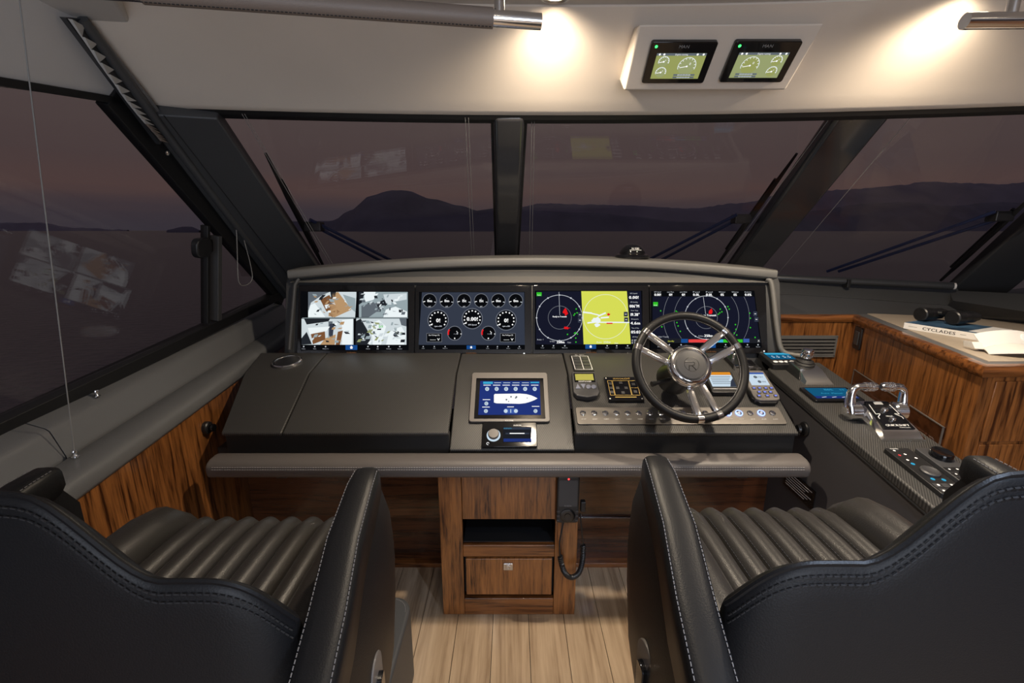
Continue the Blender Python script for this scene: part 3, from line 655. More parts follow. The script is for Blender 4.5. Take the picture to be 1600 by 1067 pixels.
# 2: engine gauges
d2_ = mfd(1, 'second helm display showing round engine gauges on slate blue')
cv = Canvas(FS, Z8); cv.rect(66, 160, 800, 560, 'e_black', 0); cv.poly([(86, 163), (796, 163), (800, 528), (62, 528)], 'e_slate', 1)
for i, (x, s_) in enumerate(((139, '0m'), (258, '0m'), (378, '15t'), (497, '15t'), (616, '0m'), (737, '0m'))):
    cv.disc(x, 221, 47, 'e_black', 2); cv.arc(x, 221, 48, 3, 'e_grey', lay=3); cv.text(s_, x, 222, 18, 'e_white', 4, bold=2); cv.text('psi', x, 260, 9, 'e_soft', 4, bold=1)
    cv.line(x - 45, 230, x - 30, 226, 5, 'e_white', 4); cv.line(x + 32, 230, x + 44, 232, 5, 'e_soft', 4); cv.disc(x, 206, 3, 'e_grey', 4, 8)
for x, y, r_, s_, lb_ in ((198, 356, 66, '0!', 'rpm x100'), (435, 346, 66, '0.00!', 'GPS Speed'), (670, 356, 66, '0!', 'rpm x100')):
    cv.disc(x, y, r_, 'e_black', 2, 32); cv.arc(x, y, r_ + 5, 3, 'e_grey', lay=3); cv.text(s_, x, y + 2, 26, 'e_white', 4, bold=3); cv.text(lb_, x, y + 42, 9, 'e_soft', 4, bold=1)
    for a in range(-215, 36, 25): cv.line(x + 50 * math.cos(R(a)), y + 50 * math.sin(R(a)), x + 59 * math.cos(R(a)), y + 59 * math.sin(R(a)), 9, 'e_white', 4)
    cv.line(x - 62, y + 38, x - 38, y + 25, 5, 'e_white', 4)
for x in (313, 547):
    cv.disc(x, 447, 46, 'e_black', 2); cv.arc(x, 447, 49, 3, 'e_grey', lay=3); cv.arc(x, 447, 44, 10, 'e_red', 165, 215, 4, 8); cv.text('--.-%', x + 8, 450, 11, 'e_soft', 4, bold=1); cv.disc(x, 483, 5, 'e_white', 4, 8); cv.line(x + 12, 432, x + 24, 446, 3, 'e_white', 4); cv.line(x + 40, 452, x + 48, 452, 5, 'e_white', 4)
for x in (171, 682):
    cv.rect(x - 53, 447, x + 53, 508, 'e_grey', 2); cv.rect(x - 51, 449, x + 51, 506, 'e_black', 3); cv.text('Bus Voltage (V)', x, 460, 9, 'e_white', 4, wmax=76); cv.text('---- V', x + 5, 490, 16, 'e_white', 4, wmax=70, bold=1)
bottom_bar(cv, [95, 172, 247, 428, 542, 610, 685, 762], 546); cv.text('GARMIN', 428, 585, 9, 'e_brown', 2, wmax=72); cv.disc(795, 588, 6, 'e_white', 2, 10)
cv.build('screen_image', d2_)
# 3: radar beside a yellow chart
d3_ = mfd(2, 'third helm display with a radar ring beside a bright yellow chart')
cv = Canvas(FS, Z1); cv.rect(60, 130, 700, 482, 'e_black', 0); cv.poly([(68, 134), (336, 134), (350, 450), (66, 450)], 'e_navy', 1); cv.poly([(336, 133), (607, 133), (631, 447), (350, 449)], 'e_yellow', 2); cv.poly([(607, 133), (690, 133), (702, 450), (631, 450)], 'e_navy', 1)
cv.arc(206, 292, 136, 3, 'e_soft', lay=3, n=60); cv.arc(208, 290, 69, 2, 'e_grey', lay=3, n=40); cv.line(203, 138, 208, 275, 2, 'e_soft', 3); cv.text('Ready to Transmit', 207, 284, 9, 'e_white', 4, bold=1, wmax=84)
for a in range(0, 360, 30): cv.disc(206 + 136 * math.cos(R(a)), 292 + 136 * math.sin(R(a)), 5, 'e_soft', 4, 8)
def blob(cx, cy, rx, ry, m_, seed):
    rr = random.Random(seed); cv.poly([(cx + rx * rr.uniform(.5, 1.2) * math.cos(2 * math.pi * k / 11), cy + ry * rr.uniform(.5, 1.2) * math.sin(2 * math.pi * k / 11)) for k in range(11)], m_, 4)
blob(243, 258, 17, 22, 'e_red', 1); blob(249, 352, 20, 9, 'e_red', 2)
for x, y in ((306, 239), (298, 268), (292, 276), (254, 390), (302, 380), (296, 383), (303, 412), (304, 436), (313, 388), (311, 262)): cv.disc(x, y, 4.5, 'e_green', 4, 6)
cv.rect(70, 140, 100, 162, 'e_green', 3); cv.text('Radar', 86, 156, 6, 'e_white', 4); cv.text('Radar 1', 92, 421, 8, 'e_soft', 4); cv.text('250m', 212, 436, 14, 'e_white', 4, bold=2); cv.text('10s Wakes', 163, 432, 8, 'e_soft', 4, wmax=30); cv.text('Gain', 264, 438, 8, 'e_soft', 4)
cv.arc(480, 285, 132, 2, 'e_ice', lay=3, n=60)
cv.line(345, 258, 400, 264, 9, 'e_ice', 4); cv.line(400, 266, 440, 275, 7, 'e_ice', 4); cv.line(436, 282, 482, 262, 9, 'e_ice', 4); cv.line(452, 292, 500, 288, 9, 'e_ice', 4); cv.line(372, 322, 425, 316, 9, 'e_ice', 4); cv.line(440, 318, 622, 319, 7, 'e_ice', 4)
blob(425, 305, 28, 20, 'e_ice', 5); blob(430, 335, 18, 12, 'e_ice', 6); blob(497, 272, 13, 8, 'e_red', 7); cv.rect(486, 321, 522, 328, 'e_red', 4)
cv.text('250m', 490, 436, 13, 'e_ice', 4); cv.text('Auto', 442, 436, 10, 'e_ice', 4); cv.text('Gain', 545, 442, 8, 'e_ice', 4)
for x, y in ((328, 273), (328, 306), (601, 270), (603, 303)): cv.rect(x - 12, y - 14, x + 12, y + 14, 'e_slate', 4); cv.line(x - 5, y, x + 5, y, 3, 'e_white', 5)
for y, l_, s_ in ((146, 'GPS Speed', '0.00!'), (198, 'GPS Heading', '006°M'), (248, 'Water Temp', '19.38°'), (299, 'Depth', '4.6m'), (352, 'Time of Day', '05:02')):
    cv.text(l_, 647 + (y - 146) * .05, y, 7, 'e_soft', 4, wmax=44); cv.text(s_, 648 + (y - 146) * .06, y + 24, 17, 'e_white', 4, wmax=58, bold=2)
cv.text('GPS Position', 662, 405, 7, 'e_soft', 4, wmax=44); cv.text('S 27°57', 662, 426, 10, 'e_white', 4, wmax=52); cv.text('E 153°25', 662, 440, 8, 'e_white', 4, wmax=52)
bottom_bar(cv, [106, 171, 238, 392, 490, 547, 612, 670], 464); cv.text('GARMIN', 395, 497, 8, 'e_brown', 2, wmax=62)
cv.build('screen_image', d3_)
# 4: radar behind the wheel
d4_ = mfd(3, 'rightmost helm display with wide radar rings behind the steering wheel')
cv = Canvas(FS, Z1); cv.poly([(752, 132), (1366, 130), (1412, 470), (748, 478)], 'e_black', 0); cv.poly([(760, 165), (1366, 165), (1400, 440), (760, 440)], 'e_navy', 1)
for k, x in enumerate((790, 867, 943, 1020, 1097, 1174, 1251, 1328)):
    cv.text(('GPS Speed', 'rpm Port', 'rpm Stbd', 'Fuel', 'Fuel', 'Water', 'Waste', 'Battery')[k], x, 138, 7, 'e_soft', 4, wmax=42); cv.text(('0.00!', '0!', '0!', '0.0L', '0.0L', '0%', '0%', '0.0%')[k], x, 154, 14, 'e_white', 4, wmax=40 if k not in (1, 2, 5, 6) else 20, bold=2)
cx, cy = 1080, 290
for r_, m_, w_ in ((66, 'e_grey', 2), (129, 'e_soft', 3), (193, 'e_grey', 2), (256, 'e_grey', 2)):
    if r_ < 150: cv.arc(cx, cy, r_, w_, m_, lay=3, n=60)
    else:
        h_ = 124 / r_; aa = math.degrees(math.asin(h_)); cv.arc(cx, cy, r_, w_, m_, -aa, aa, 3, 30); cv.arc(cx, cy, r_, w_, m_, 180 - aa, 180 + aa, 3, 30)
for a in range(0, 360, 30): cv.disc(cx + 129 * math.cos(R(a)), cy + 129 * math.sin(R(a)), 4.5, 'e_soft', 4, 8)
cv.line(1062, 168, 1076, 270, 2, 'e_soft', 3); blob(1106, 256, 16, 20, 'e_red', 8); cv.text('Ready to Transmit', 1080, 276, 12, 'e_white', 4, bold=1, wmax=118)
for x, y in ((808, 250), (900, 252), (908, 258), (905, 320), (912, 340), (925, 372), (1163, 240), (1160, 262), (1152, 270), (1172, 256), (1208, 225), (1216, 240), (1338, 264), (1342, 294), (1342, 350), (1253, 332), (1256, 360), (1246, 382), (1230, 395), (1261, 394), (815, 345), (1370, 408)): cv.disc(x, y, 4.5, 'e_green', 4, 6)
cv.rect(764, 198, 792, 222, 'e_green', 3); cv.text('Radar', 778, 216, 6, 'e_white', 4); cv.text('Radar 1 Transmit', 826, 404, 9, 'e_soft', 4, wmax=60); cv.text('250m', 1092, 398, 15, 'e_white', 4, bold=2); cv.text('10s Wakes', 1048, 400, 9, 'e_soft', 4, wmax=32)
cv.rect(765, 414, 1402, 441, 'e_char', 2); cv.text('Standby', 870, 430, 9, 'e_yellow', 4, wmax=38); cv.rect(930, 417, 970, 440, 'e_blue', 3); cv.rect(974, 420, 1110, 438, 'red_print', 3); cv.rect(1112, 420, 1180, 438, 'e_cyan', 3); cv.rect(1180, 420, 1296, 438, 'e_green', 3); cv.rect(1300, 416, 1336, 438, 'e_pillblue', 3); cv.text('X', 1392, 428, 12, 'e_white', 4)
for x, y in ((1371, 268), (1378, 301)): cv.rect(x - 12, y - 14, x + 12, y + 14, 'e_slate', 4); cv.line(x - 5, y, x + 5, y, 3, 'e_white', 5)
bottom_bar(cv, [800, 860, 930, 1104, 1195, 1260, 1325, 1388], 458); cv.text('GARMIN', 1108, 493, 9, 'e_brown', 2, wmax=62); cv.disc(1424, 490, 5, 'e_white', 2, 8)
cv.build('screen_image', d4_)

# ------------------------------------------------------------------ centre panel: touch screen and stereo
r_ = FC.rect(((738.5, 584), (855, 584), (859, 661), (732, 661))); f_ = FC.at(r_[0], r_[1])
t_ = thing('touch_screen', 'grey framed touch screen showing a white boat plan on blue', 'display', f_.o)
mb = MB(f_); mb.prism(rrect(r_[2], r_[3], .012), .0, .012); mb.build('frame', 'bezel_grey', t_, bevel=.003)
f2 = f_.at(0, 0, .0122); ri = FC.rect(((745, 591), (849, 591), (852, 654), (740, 654)), .012); MB(FC.at(ri[0], ri[1], .012)).prism(rrect(ri[2], ri[3], .003), 0, .0012).build('glass', 'black_gloss', t_)
cv = Canvas(FC.at(0, 0, .0136), Z9, .0003); cv.poly([(470, 235), (1088, 235), (1102, 588), (448, 588)], 'e_czone', 1)
cv.rect(500, 243, 600, 266, 'e_cyan', 2)
for x in (650, 745, 842, 940): cv.rect(x - 42, 247, x + 42, 262, 'e_blue', 2); cv.line(x - 36, 254, x + 36, 254, 6, 'e_soft', 3)
cv.rect(992, 245, 1082, 258, 'e_cyan', 2)
for k, x in enumerate((541, 640, 739, 838, 937, 1037)): cv.disc(x, 318, 21, 'e_lcd', 2, 20); cv.arc(x, 318, 9, 4, 'e_dim', 20, 340, 3, 14); cv.line(x - 38, 279, x + 38, 279, 7, 'e_white', 3)
for x, y, ly in ((533, 470, 430), (528, 548, 507), (1045, 548, 500)): cv.disc(x, y, 20, 'e_lcd', 2, 20); cv.arc(x, y, 9, 4, 'e_dim', 20, 340, 3, 14); cv.line(x - 38, ly, x + 40, ly, 7, 'e_white', 3)
hull = [(612, 380), (622, 370), (880, 366), (950, 372), (1000, 385), (1040, 402), (1066, 417), (1035, 434), (990, 452), (940, 466), (880, 473), (640, 468), (612, 460)]
cv.poly(hull, 'e_white', 2)
for x, y, s_ in ((742, 430, 9), (790, 400, 9), (846, 402, 10), (838, 412, 8), (765, 448, 6), (958, 413, 5)): cv.disc(x, y, s_, 'e_dim', 3, 7)
cv.poly([(735, 522), (840, 522), (862, 535), (865, 550), (855, 568), (840, 574), (735, 574), (715, 560), (710, 545), (718, 530)], 'e_pillblue', 2)
for x in (735, 840): cv.disc(x, 548, 20, 'e_lcd', 3, 20)
cv.line(787, 530, 787, 566, 8, 'e_lcd', 3); cv.line(750, 505, 820, 505, 7, 'e_white', 3); cv.text('CZONE', 772, 648, 12, 'white_print', 2, wmax=88, bold=2)
cv.build('screen_image', t_)
r_ = FC.rect(((755, 662), (838, 662), (840, 700), (752, 701))); f_ = FC.at(r_[0], r_[1])
t_ = thing('marine_stereo', 'small black stereo with a lit round knob below the touch screen', 'stereo', f_.o)
MB(f_).prism(rrect(r_[2], r_[3], .006), 0, .014).build('body', 'black_gloss', t_, bevel=.003)
k_ = FC.px(771, 677, .03); kf = FC.at(k_[0], k_[1], .014)
MB(kf).lathe([(.0275, 0), (.0275, .003), (.022, .004)], seg=28).build('light_ring', 'e_lcd', t_, smooth=True)
MB(kf).lathe([(.021, .002), (.0225, .014), (.020, .018), (0, .0185)], seg=28).build('knob', 'bezel_grey', t_, smooth=True)
cv = Canvas(FC.at(0, 0, .0145), Z9, .0002); cv.rect(707, 714, 1003, 872, 'e_char', 1); cv.rect(712, 718, 998, 740, 'e_slate', 2); cv.text('BLUETOOTH', 755, 729, 11, 'e_cyan', 3, wmax=80); cv.line(733, 782, 980, 782, 16, 'e_slate', 2); cv.line(776, 781, 930, 781, 10, 'e_white', 3); cv.rect(712, 835, 998, 868, 'e_czone', 2); cv.arc(548, 887, 12, 5, 'e_white', 60, 360, 2, 14); cv.text('FUSION', 855, 697, 13, 'white_print', 2, wmax=80, bold=2)
cv.build('screen_image', t_)

# ------------------------------------------------------------------ starboard panel instruments
# eight-way keypad on the flat strip
r_ = FU.rect(((890, 556.5), (917, 556), (931, 581), (897, 582))); f_ = FU.at(r_[0], r_[1])
t_ = thing('switch_keypad', 'small black eight button keypad outlined in white below the radar display', 'keypad', f_.o)
MB(f_).box((0, 0, .004), (r_[2], r_[3], .008)).build('body', 'black_plastic', t_, bevel=.003)
cw, ch = r_[2] * .38, r_[3] * .19
for i in range(2):
    for j in range(4): MB(f_).box(((i - .5) * cw * 1.12, (j - 1.5) * ch * 1.06 - .004, .0088), (cw * .92, ch * .82, .003)).build('button', 'grey_plastic', t_, bevel=.001)
cv = Canvas(f_.at(0, 0, .0082)); w_, h_ = cw * 1.12, ch * 2.18
for x in (-w_, 0, w_): cv.line(x, -h_ - .004, x, h_ - .004, .0028, 'white_print', 3)
for y in (-h_ - .004, h_ - .004): cv.line(-w_, y, w_, y, .0028, 'white_print', 3)
cv.text('NAV LIGHTS', 0, r_[3] * .46, .006, 'white_print', 3, wmax=.045); cv.build('print', t_)
# grey pilot head
r_ = FD.rect(((893, 586), (930, 585), (938, 627), (893.5, 627))); f_ = FD.at(r_[0], r_[1]); w_, h_ = r_[2], r_[3]
t_ = thing('thruster_control', 'grey control unit with green lcd and arrow keys on the starboard dash', 'instrument', f_.o)
MB(f_).prism([(-w_ * .46, h_ * .48), (-w_ * .5, -h_ * .30), (-w_ * .38, -h_ * .44), (0, -h_ * .5), (w_ * .38, -h_ * .44), (w_ * .5, -h_ * .30), (w_ * .46, h_ * .48)], 0, .026).build('body', 'grey_plastic', t_, bevel=.006, seg=3)
f3 = f_.at(0, 0, .0262); MB(f3).box((0, h_ * .22, .0006), (w_ * .80, h_ * .34, .0016)).build('lcd_frame', 'black_gloss', t_); cv = Canvas(f3); cv.rect(-w_ * .35, h_ * .12, w_ * .35, h_ * .36, 'lcd_green', 7); cv.text('SIDEPOWER', 0, h_ * .075, .007, 'white_print', 8, wmax=w_ * .5); cv.build('print', t_)
for i in range(4):
    x = (-.30 + .2 * i) * w_; kb = MB(f3)
    if i == 0: kb.prism([(x - .011, -h_ * .20), (x + .011, -h_ * .20), (x, -h_ * .02)], 0, .003)
    elif i == 1: kb.prism([(x - .011, -h_ * .03), (x, -h_ * .21), (x + .011, -h_ * .03)], 0, .003)
    else: kb.lathe([(.011, 0), (.011, .002), (.009, .003)], (x, -h_ * .12, 0), 16)
    kb.build('key', 'silver_key', t_)
# black membrane panel with gold border
r_ = FD.rect(((944, 593), (995, 592), (1006, 629), (949, 629))); f_ = FD.at(r_[0], r_[1]); w_, h_ = r_[2], r_[3]
t_ = thing('membrane_panel', 'square black panel with gold outlined keys left of the steering wheel', 'control panel', f_.o)
MB(f_).box((0, 0, .008), (w_, h_, .016)).build('body', 'black_gloss', t_, bevel=.002)
f3 = f_.at(0, 0, .0162); cv = Canvas(f3)
for (a, b, c_, d_) in ((-.28, -.30, .18, .32), (.20, -.30, .42, .32), (-.42, -.30, -.30, .32)):
    for q in ((a, b, c_, b), (a, d_, c_, d_), (a, b, a, d_), (c_, b, c_, d_)): cv.line(q[0] * w_, q[1] * h_, q[2] * w_, q[3] * h_, .0018, 'gold_print', 1)
cv.line(.18 * w_, .01 * h_, .42 * w_, .01 * h_, .0018, 'gold_print', 1); cv.text('SEARCHLIGHT', 0, .41 * h_, .008, 'gold_print', 1, wmax=w_ * .5); cv.line(-.3 * w_, -.38 * h_, .3 * w_, -.38 * h_, .004, 'gold_print', 1); cv.build('print', t_)
for a, b in ((-.05, .22), (-.17, 0), (.07, 0), (-.05, -.20), (.31, .16), (.31, -.16), (-.36, .18), (-.36, 0), (-.36, -.18)): MB(f3).box((a * w_, b * h_, .001), (.09 * w_, .10 * h_, .003)).build('key', 'grey_plastic', t_)
for a in (-1, 1):
    for b in (-1, 1): MB(f3).lathe([(.0035, 0), (.0035, .001), (0, .0018)], (a * w_ * .45, b * h_ * .44, 0), 8).build('screw', 'chrome_satin', t_)
# long brushed switch strip
r_ = FD.rect(((899, 638), (1222, 637), (1223, 664), (902, 664))); f_ = FD.at(r_[0], r_[1]); w_, h_ = r_[2], r_[3]
t_ = thing('push_button_strip', 'long brushed metal switch strip with round push buttons under the wheel', 'switch panel', f_.o)
MB(f_).prism(rrect(w_, h_, .010), 0, .006).build('plate', 'brushed_panel', t_, bevel=.0015)
cv = Canvas(f_.at(0, 0, .0062)); NB = 18; LIT = (12, 13, 14, 16); WORDS = ('STOP', 'START', 'HORN', 'NAV', 'ANCH', 'WIPER', 'WIPER', 'WASH', 'BILGE', 'BILGE', 'BLOWER', 'PUMP', 'SYNC', 'TRIM', 'MAST', 'DECK', 'AUX', 'ALARM')
for i in range(NB):
    a = FD.px(820 + .2625 * (345 + 66.2 * i), 420 + .2625 * 867)[0] - r_[0]; bf = f_.at(a, h_ * .13, .006)
    bt = MB(bf).lathe([(.0125, 0), (.0125, .003), (.010, .0045), (.0095, .0035), (.008, .0035), (.0075, .006), (0, .0065)], seg=18).build('button', 'chrome', t_, smooth=True)
    if i in LIT: MB(bf).lathe([(.0150, .0005), (.0150, .004), (.0122, .005), (.0122, .0005)], seg=18).build('light_ring', 'e_ring', bt, smooth=True); c2 = Canvas(bf); c2.arc(0, 0, .004, .002, 'e_white', 20, 330, 42, 12); c2.line(-.004, -.004, .004, .004, .0015, 'e_white', 42); c2.build('symbol', bt)
    cv.text(WORDS[i], a, -h_ * .22, .0045, 'white_print', 1, wmax=.020)
cv.build('print', t_)
# small display behind the wheel
r_ = FD.rect(((1100, 585), (1144, 585), (1152, 618), (1108, 619))); f_ = FD.at(r_[0], r_[1]); w_, h_ = r_[2], r_[3]
t_ = thing('pilot_display', 'small lit display with an orange header seen through the steering wheel', 'display', f_.o)
MB(f_).prism(rrect(w_, h_, .008), 0, .022).build('body', 'black_plastic', t_, bevel=.004)
cv = Canvas(f_.at(0, 0, .0222)); cv.rect(-.42 * w_, -.24 * h_, .42 * w_, .44 * h_, 'e_lcd', 1); cv.rect(-.42 * w_, .30 * h_, .42 * w_, .44 * h_, 'e_orange', 2)
for k in range(5): cv.line(-.36 * w_, (.22 - .08 * k) * h_, (.36 - .05 * (k % 3)) * w_, (.22 - .08 * k) * h_, .003, 'e_dim', 2)
cv.poly([(.2 * w_, -.24 * h_), (.42 * w_, -.24 * h_), (.42 * w_, .15 * h_), (.3 * w_, 0)], 'e_slate', 3); cv.line(-.42 * w_, -.34 * h_, .42 * w_, -.34 * h_, .003, 'white_print', 1); cv.build('screen_image', t_)
# black box with chrome edge on the strip behind the wheel
r_ = FU.rect(((1132, 557), (1156, 556), (1170, 578), (1143, 579))); f_ = FU.at(r_[0], r_[1]); w_, h_ = r_[2], r_[3]
t_ = thing('toggle_box', 'small black toggle switch box with chrome ends behind the steering wheel', 'switch', f_.o)
MB(f_).box((0, 0, .010), (w_, h_, .020)).build('body', 'black_plastic', t_, bevel=.003)
MB(f_).box((0, -h_ * .46, .011), (w_ * 1.02, h_ * .12, .022)).build('end_cap', 'chrome', t_, bevel=.002)
for s_ in (-1, 1): MB(f_.at(s_ * w_ * .22, 0, .02)).lathe([(.009, 0), (.009, .006), (.005, .008), (.007, .026), (.004, .030), (0, .031)], seg=12).build('toggle', 'chrome', t_, smooth=True)
r_ = FU.rect(((1160, 566), (1176, 566), (1184, 580), (1167, 580))); f5 = FU.at(r_[0], r_[1])
t_ = thing('dimmer_switch', 'black rocker switch with a chrome lip beside the steering wheel rim', 'switch', f5.o)
MB(f5).box((0, 0, .008), (r_[2], r_[3], .016)).build('body', 'black_plastic', t_, bevel=.003); MB(f5).box((0, -r_[3] * .5, .008), (r_[2] * 1.05, .006, .018)).build('lip', 'chrome', t_, bevel=.001); MB(f5).box((0, .004, .018), (r_[2] * .6, r_[3] * .5, .006)).build('rocker', 'black_gloss', t_, bevel=.002)
# autopilot with blue keys
r_ = FD.rect(((1164, 586), (1195, 585), (1214, 630), (1169, 634))); f_ = FD.at(r_[0] - .002, r_[1]); w_, h_ = r_[2], r_[3]
t_ = thing('autopilot_control', 'grey autopilot unit with pale screen and blue lit keys right of wheel', 'instrument', f_.o)
MB(f_).prism([(-w_ * .44, h_ * .5), (-w_ * .52, -h_ * .34), (-w_ * .46, -h_ * .46), (-w_ * .3, -h_ * .5), (w_ * .3, -h_ * .5), (w_ * .46, -h_ * .46), (w_ * .52, -h_ * .34), (w_ * .44, h_ * .5)], 0, .028).build('body', 'bezel_grey', t_, bevel=.005, seg=3)
MB(f_).prism([(-w_ * .47, h_ * .53), (-w_ * .55, -h_ * .4), (-w_ * .3, -h_ * .54), (w_ * .3, -h_ * .54), (w_ * .55, -h_ * .4), (w_ * .47, h_ * .53)], 0, .018).build('skirt', 'black_plastic', t_, bevel=.003)
f3 = f_.at(0, 0, .0282); cv = Canvas(f3); cv.rect(-w_ * .36, -h_ * .02, w_ * .36, h_ * .42, 'e_lcd', 1); cv.rect(-w_ * .36, h_ * .36, w_ * .36, h_ * .42, 'e_pillblue', 2); cv.disc(-.05 * w_, .26 * h_, .008, 'e_dim', 2, 8); cv.disc(.02 * w_, .10 * h_, .008, 'e_dim', 2, 8); cv.text('STBY', .14 * w_, .26 * h_, .008, 'e_slate', 2); cv.text('006', .2 * w_, .1 * h_, .008, 'e_slate', 2); cv.build('screen_image', t_)
for a, b in ((-.34, -.12), (-.12, -.12), (.12, -.12), (.34, -.12), (-.22, -.25), (0, -.25), (.22, -.25), (-.30, -.37), (.02, -.37), (.34, -.37)):
    ky = MB(f3).box((a * w_, b * h_, .001), (.15 * w_, .075 * h_, .004)).build('key', 'grey_plastic', t_, bevel=.001); c2 = Canvas(f3); c2.rect((a - .045) * w_, (b - .02) * h_, (a + .045) * w_, (b + .02) * h_, 'e_keyblue', 20); c2.build('symbol', ky)

# ------------------------------------------------------------------ steering wheel
wc = P(1078, 571, Y=1.65); TA = R(33)
WF = Fr(wc, (1, 0, 0), (0, math.sin(TA), math.cos(TA)))
sw = thing('steering_wheel', 'black leather steering wheel with chrome paired spokes and round hub', 'steering wheel', WF(0, 0, -.2))
RR = .203; N = 72
MB(WF).tube([(RR * math.cos(2 * math.pi * i / N), RR * math.sin(2 * math.pi * i / N), .0) for i in range(N)], .0165, 14, closed=True).build('rim', 'leather_black', sw, smooth=True)
stitch([WF((RR - .0162) * math.cos(2 * math.pi * i / 144), (RR - .0162) * math.sin(2 * math.pi * i / 144), .004) for i in range(145)], sw, 'thread_pale', .0062, .004, .0009)
for ca in (149.5, 31.8, -77):
    for s_ in (-1, 1):
        ax = V((math.cos(R(ca)), math.sin(R(ca)))); nx = V((-ax.y, ax.x)) * s_; secs = []
        for (rad, off, wd, z, th) in ((.066, .021, .020, -.020, .010), (.085, .025, .026, -.016, .012), (.12, .029, .029, -.010, .012), (.16, .0325, .029, -.004, .011), (.188, .035, .026, 0, .012), (.2, .036, .024, .0, .010)):
            c_ = ax * rad + nx * off; t2 = nx * wd / 2
            secs.append([(c_.x - t2.x, c_.y - t2.y, z - th * .4), (c_.x - t2.x * .75, c_.y - t2.y * .75, z + th * .45), (c_.x, c_.y, z + th * .62), (c_.x + t2.x * .75, c_.y + t2.y * .75, z + th * .45), (c_.x + t2.x, c_.y + t2.y, z - th * .4), (c_.x, c_.y, z - th * .7)])
        sp_ = MB(WF).loft(secs).build('spoke', 'chrome', sw, smooth=True, ang=50)
        aa = R(ca) + s_ * math.asin(.036 / RR)
        MB(WF).tube([(RR * math.cos(aa + d_), RR * math.sin(aa + d_), 0) for d_ in (-.052, -.026, 0, .026, .052)], .0178, 14).build('rim_clip', 'chrome', sp_, smooth=True)
MB(WF).lathe([(.048, -.05), (.062, -.045), (.076, -.03), (.082, -.012), (.081, .004), (.074, .014), (.064, .017), (.058, .012), (.055, .006)], seg=48).build('hub_ring', 'chrome', sw, smooth=True)
pad = MB(WF).lathe([(.059, .000), (.059, .010), (.054, .0155), (.03, .018), (0, .0185)], seg=40).build('horn_pad', 'grey_plastic', sw, smooth=True)
em_ = MB(WF.at(0, 0, .0172))
em_.tube([(.027 * math.cos(R(a)), .027 * math.sin(R(a)), 0) for a in range(0, 360, 12)], .0016, 6, closed=True)
em_.tube([(-.024, .010, .001), (.006, .010, .0012), (.012, .005, .0012), (.010, -.002, .0012), (.002, -.005, .0012), (-.010, -.005, .001)], .0018, 6); em_.tube([(0, -.004, .001), (.014, -.022, .0002)], .0022, 6); em_.tube([(-.010, -.005, .001), (-.012, -.023, 0)], .0018, 6)
em_.build('emblem', 'black_plastic', pad, smooth=True)
MB(WF).lathe([(.052, -.05), (.05, -.08), (.058, -.12), (.07, -.19)], seg=28).build('column', 'black_plastic', sw, smooth=True)
MB(WF).tube([(-.05, -.03, -.09), (-.11, -.05, -.075), (-.13, -.055, -.07)], [.009, .008, .011], 10).build('tilt_lever', 'black_plastic', sw, smooth=True)

# ------------------------------------------------------------------ padded bolster rail
bar_ = thing('bolster_rail', 'long padded grey leather rail with double stitching along the dash front', 'rail', (0, 1.6, .69))
prof = [(1.640, .688), (1.640, .742), (1.632, .751), (1.615, .754), (1.580, .752), (1.561, .745), (1.551, .734), (1.548, .722), (1.550, .700), (1.556, .690), (1.57, .686)]
secs = []
for x, k in ((-1.155, .93), (-1.152, .985), (-1.145, 1), (-.4, 1), (.4, 1), (1.116, 1), (1.123, .985), (1.126, .93)):
    secs.append([(x, 1.6 + (y - 1.6) * k, .72 + (z - .72) * k) for y, z in prof])
MB().loft(secs).build('pad', 'leather_bar', bar_, smooth=True, ang=60)
for z, y in ((.7345, 1.5495), (.7265, 1.5470)): stitch([(-1.13, y, z), (1.105, y, z)], bar_, 'thread_pale', .0095, .0065, .0012)
for x in (-.9, .9): MB().b2((x - .02, 1.60, .66), (x + .02, 1.69, .705)).build('bracket', 'black_plastic', bar_)

# ------------------------------------------------------------------ centre pedestal cabinet
pd = thing('pedestal_cabinet', 'walnut pedestal cabinet with an open shelf and one drawer', 'cabinet', (0, 1.75, 0))
x0, x1, xa, xb = -.294, .268, -.202, .176
def pb_(lo, hi, nm, mat='walnut_z', bv=.003, par=pd): return MB().b2(lo, hi).build(nm, mat, par, bevel=bv)
pb_((x0, 1.619, 0), (xa, 1.645, .69), 'stile'); pb_((xb, 1.619, 0), (x1, 1.645, .69), 'stile')
pb_((x0, 1.645, 0), (x0 + .02, 1.93, .69), 'side_panel'); pb_((x1 - .02, 1.645, 0), (x1, 1.93, .69), 'side_panel')
pb_((xa + .001, 1.623, .462), (xb - .001, 1.643, .69), 'upper_panel', 'walnut_z', .002)
pb_((xa, 1.619, .288), (xb, 1.643, .344), 'rail', 'walnut_x'); pb_((xa, 1.619, 0), (xb, 1.643, .083), 'rail', 'walnut_x')
pb_((xa, 1.64, .336), (xb, 1.90, .346), 'shelf', 'black_vinyl', .001); pb_((xa, 1.88, .35), (xb, 1.90, .47), 'niche_back', 'black_vinyl', .001); pb_((xa, 1.645, .46), (xb, 1.9, .475), 'niche_top', 'black_vinyl', .001)  # black shelf colour paints in the shade inside the open niche
pb_((xa, 1.66, .08), (xb, 1.68, .30), 'drawer_recess', 'black_vinyl', .001)
dr = pb_((xa + .010, 1.612, .108), (xb - .010, 1.64, .284), 'drawer', 'walnut_z', .003)
lx, lz = P(794, 885, Y=1.61).x, P(794, 885, Y=1.61).z
MB().b2((lx - .02, 1.606, lz - .017), (lx + .02, 1.613, lz + .017)).build('latch', 'chrome_satin', dr, bevel=.003)
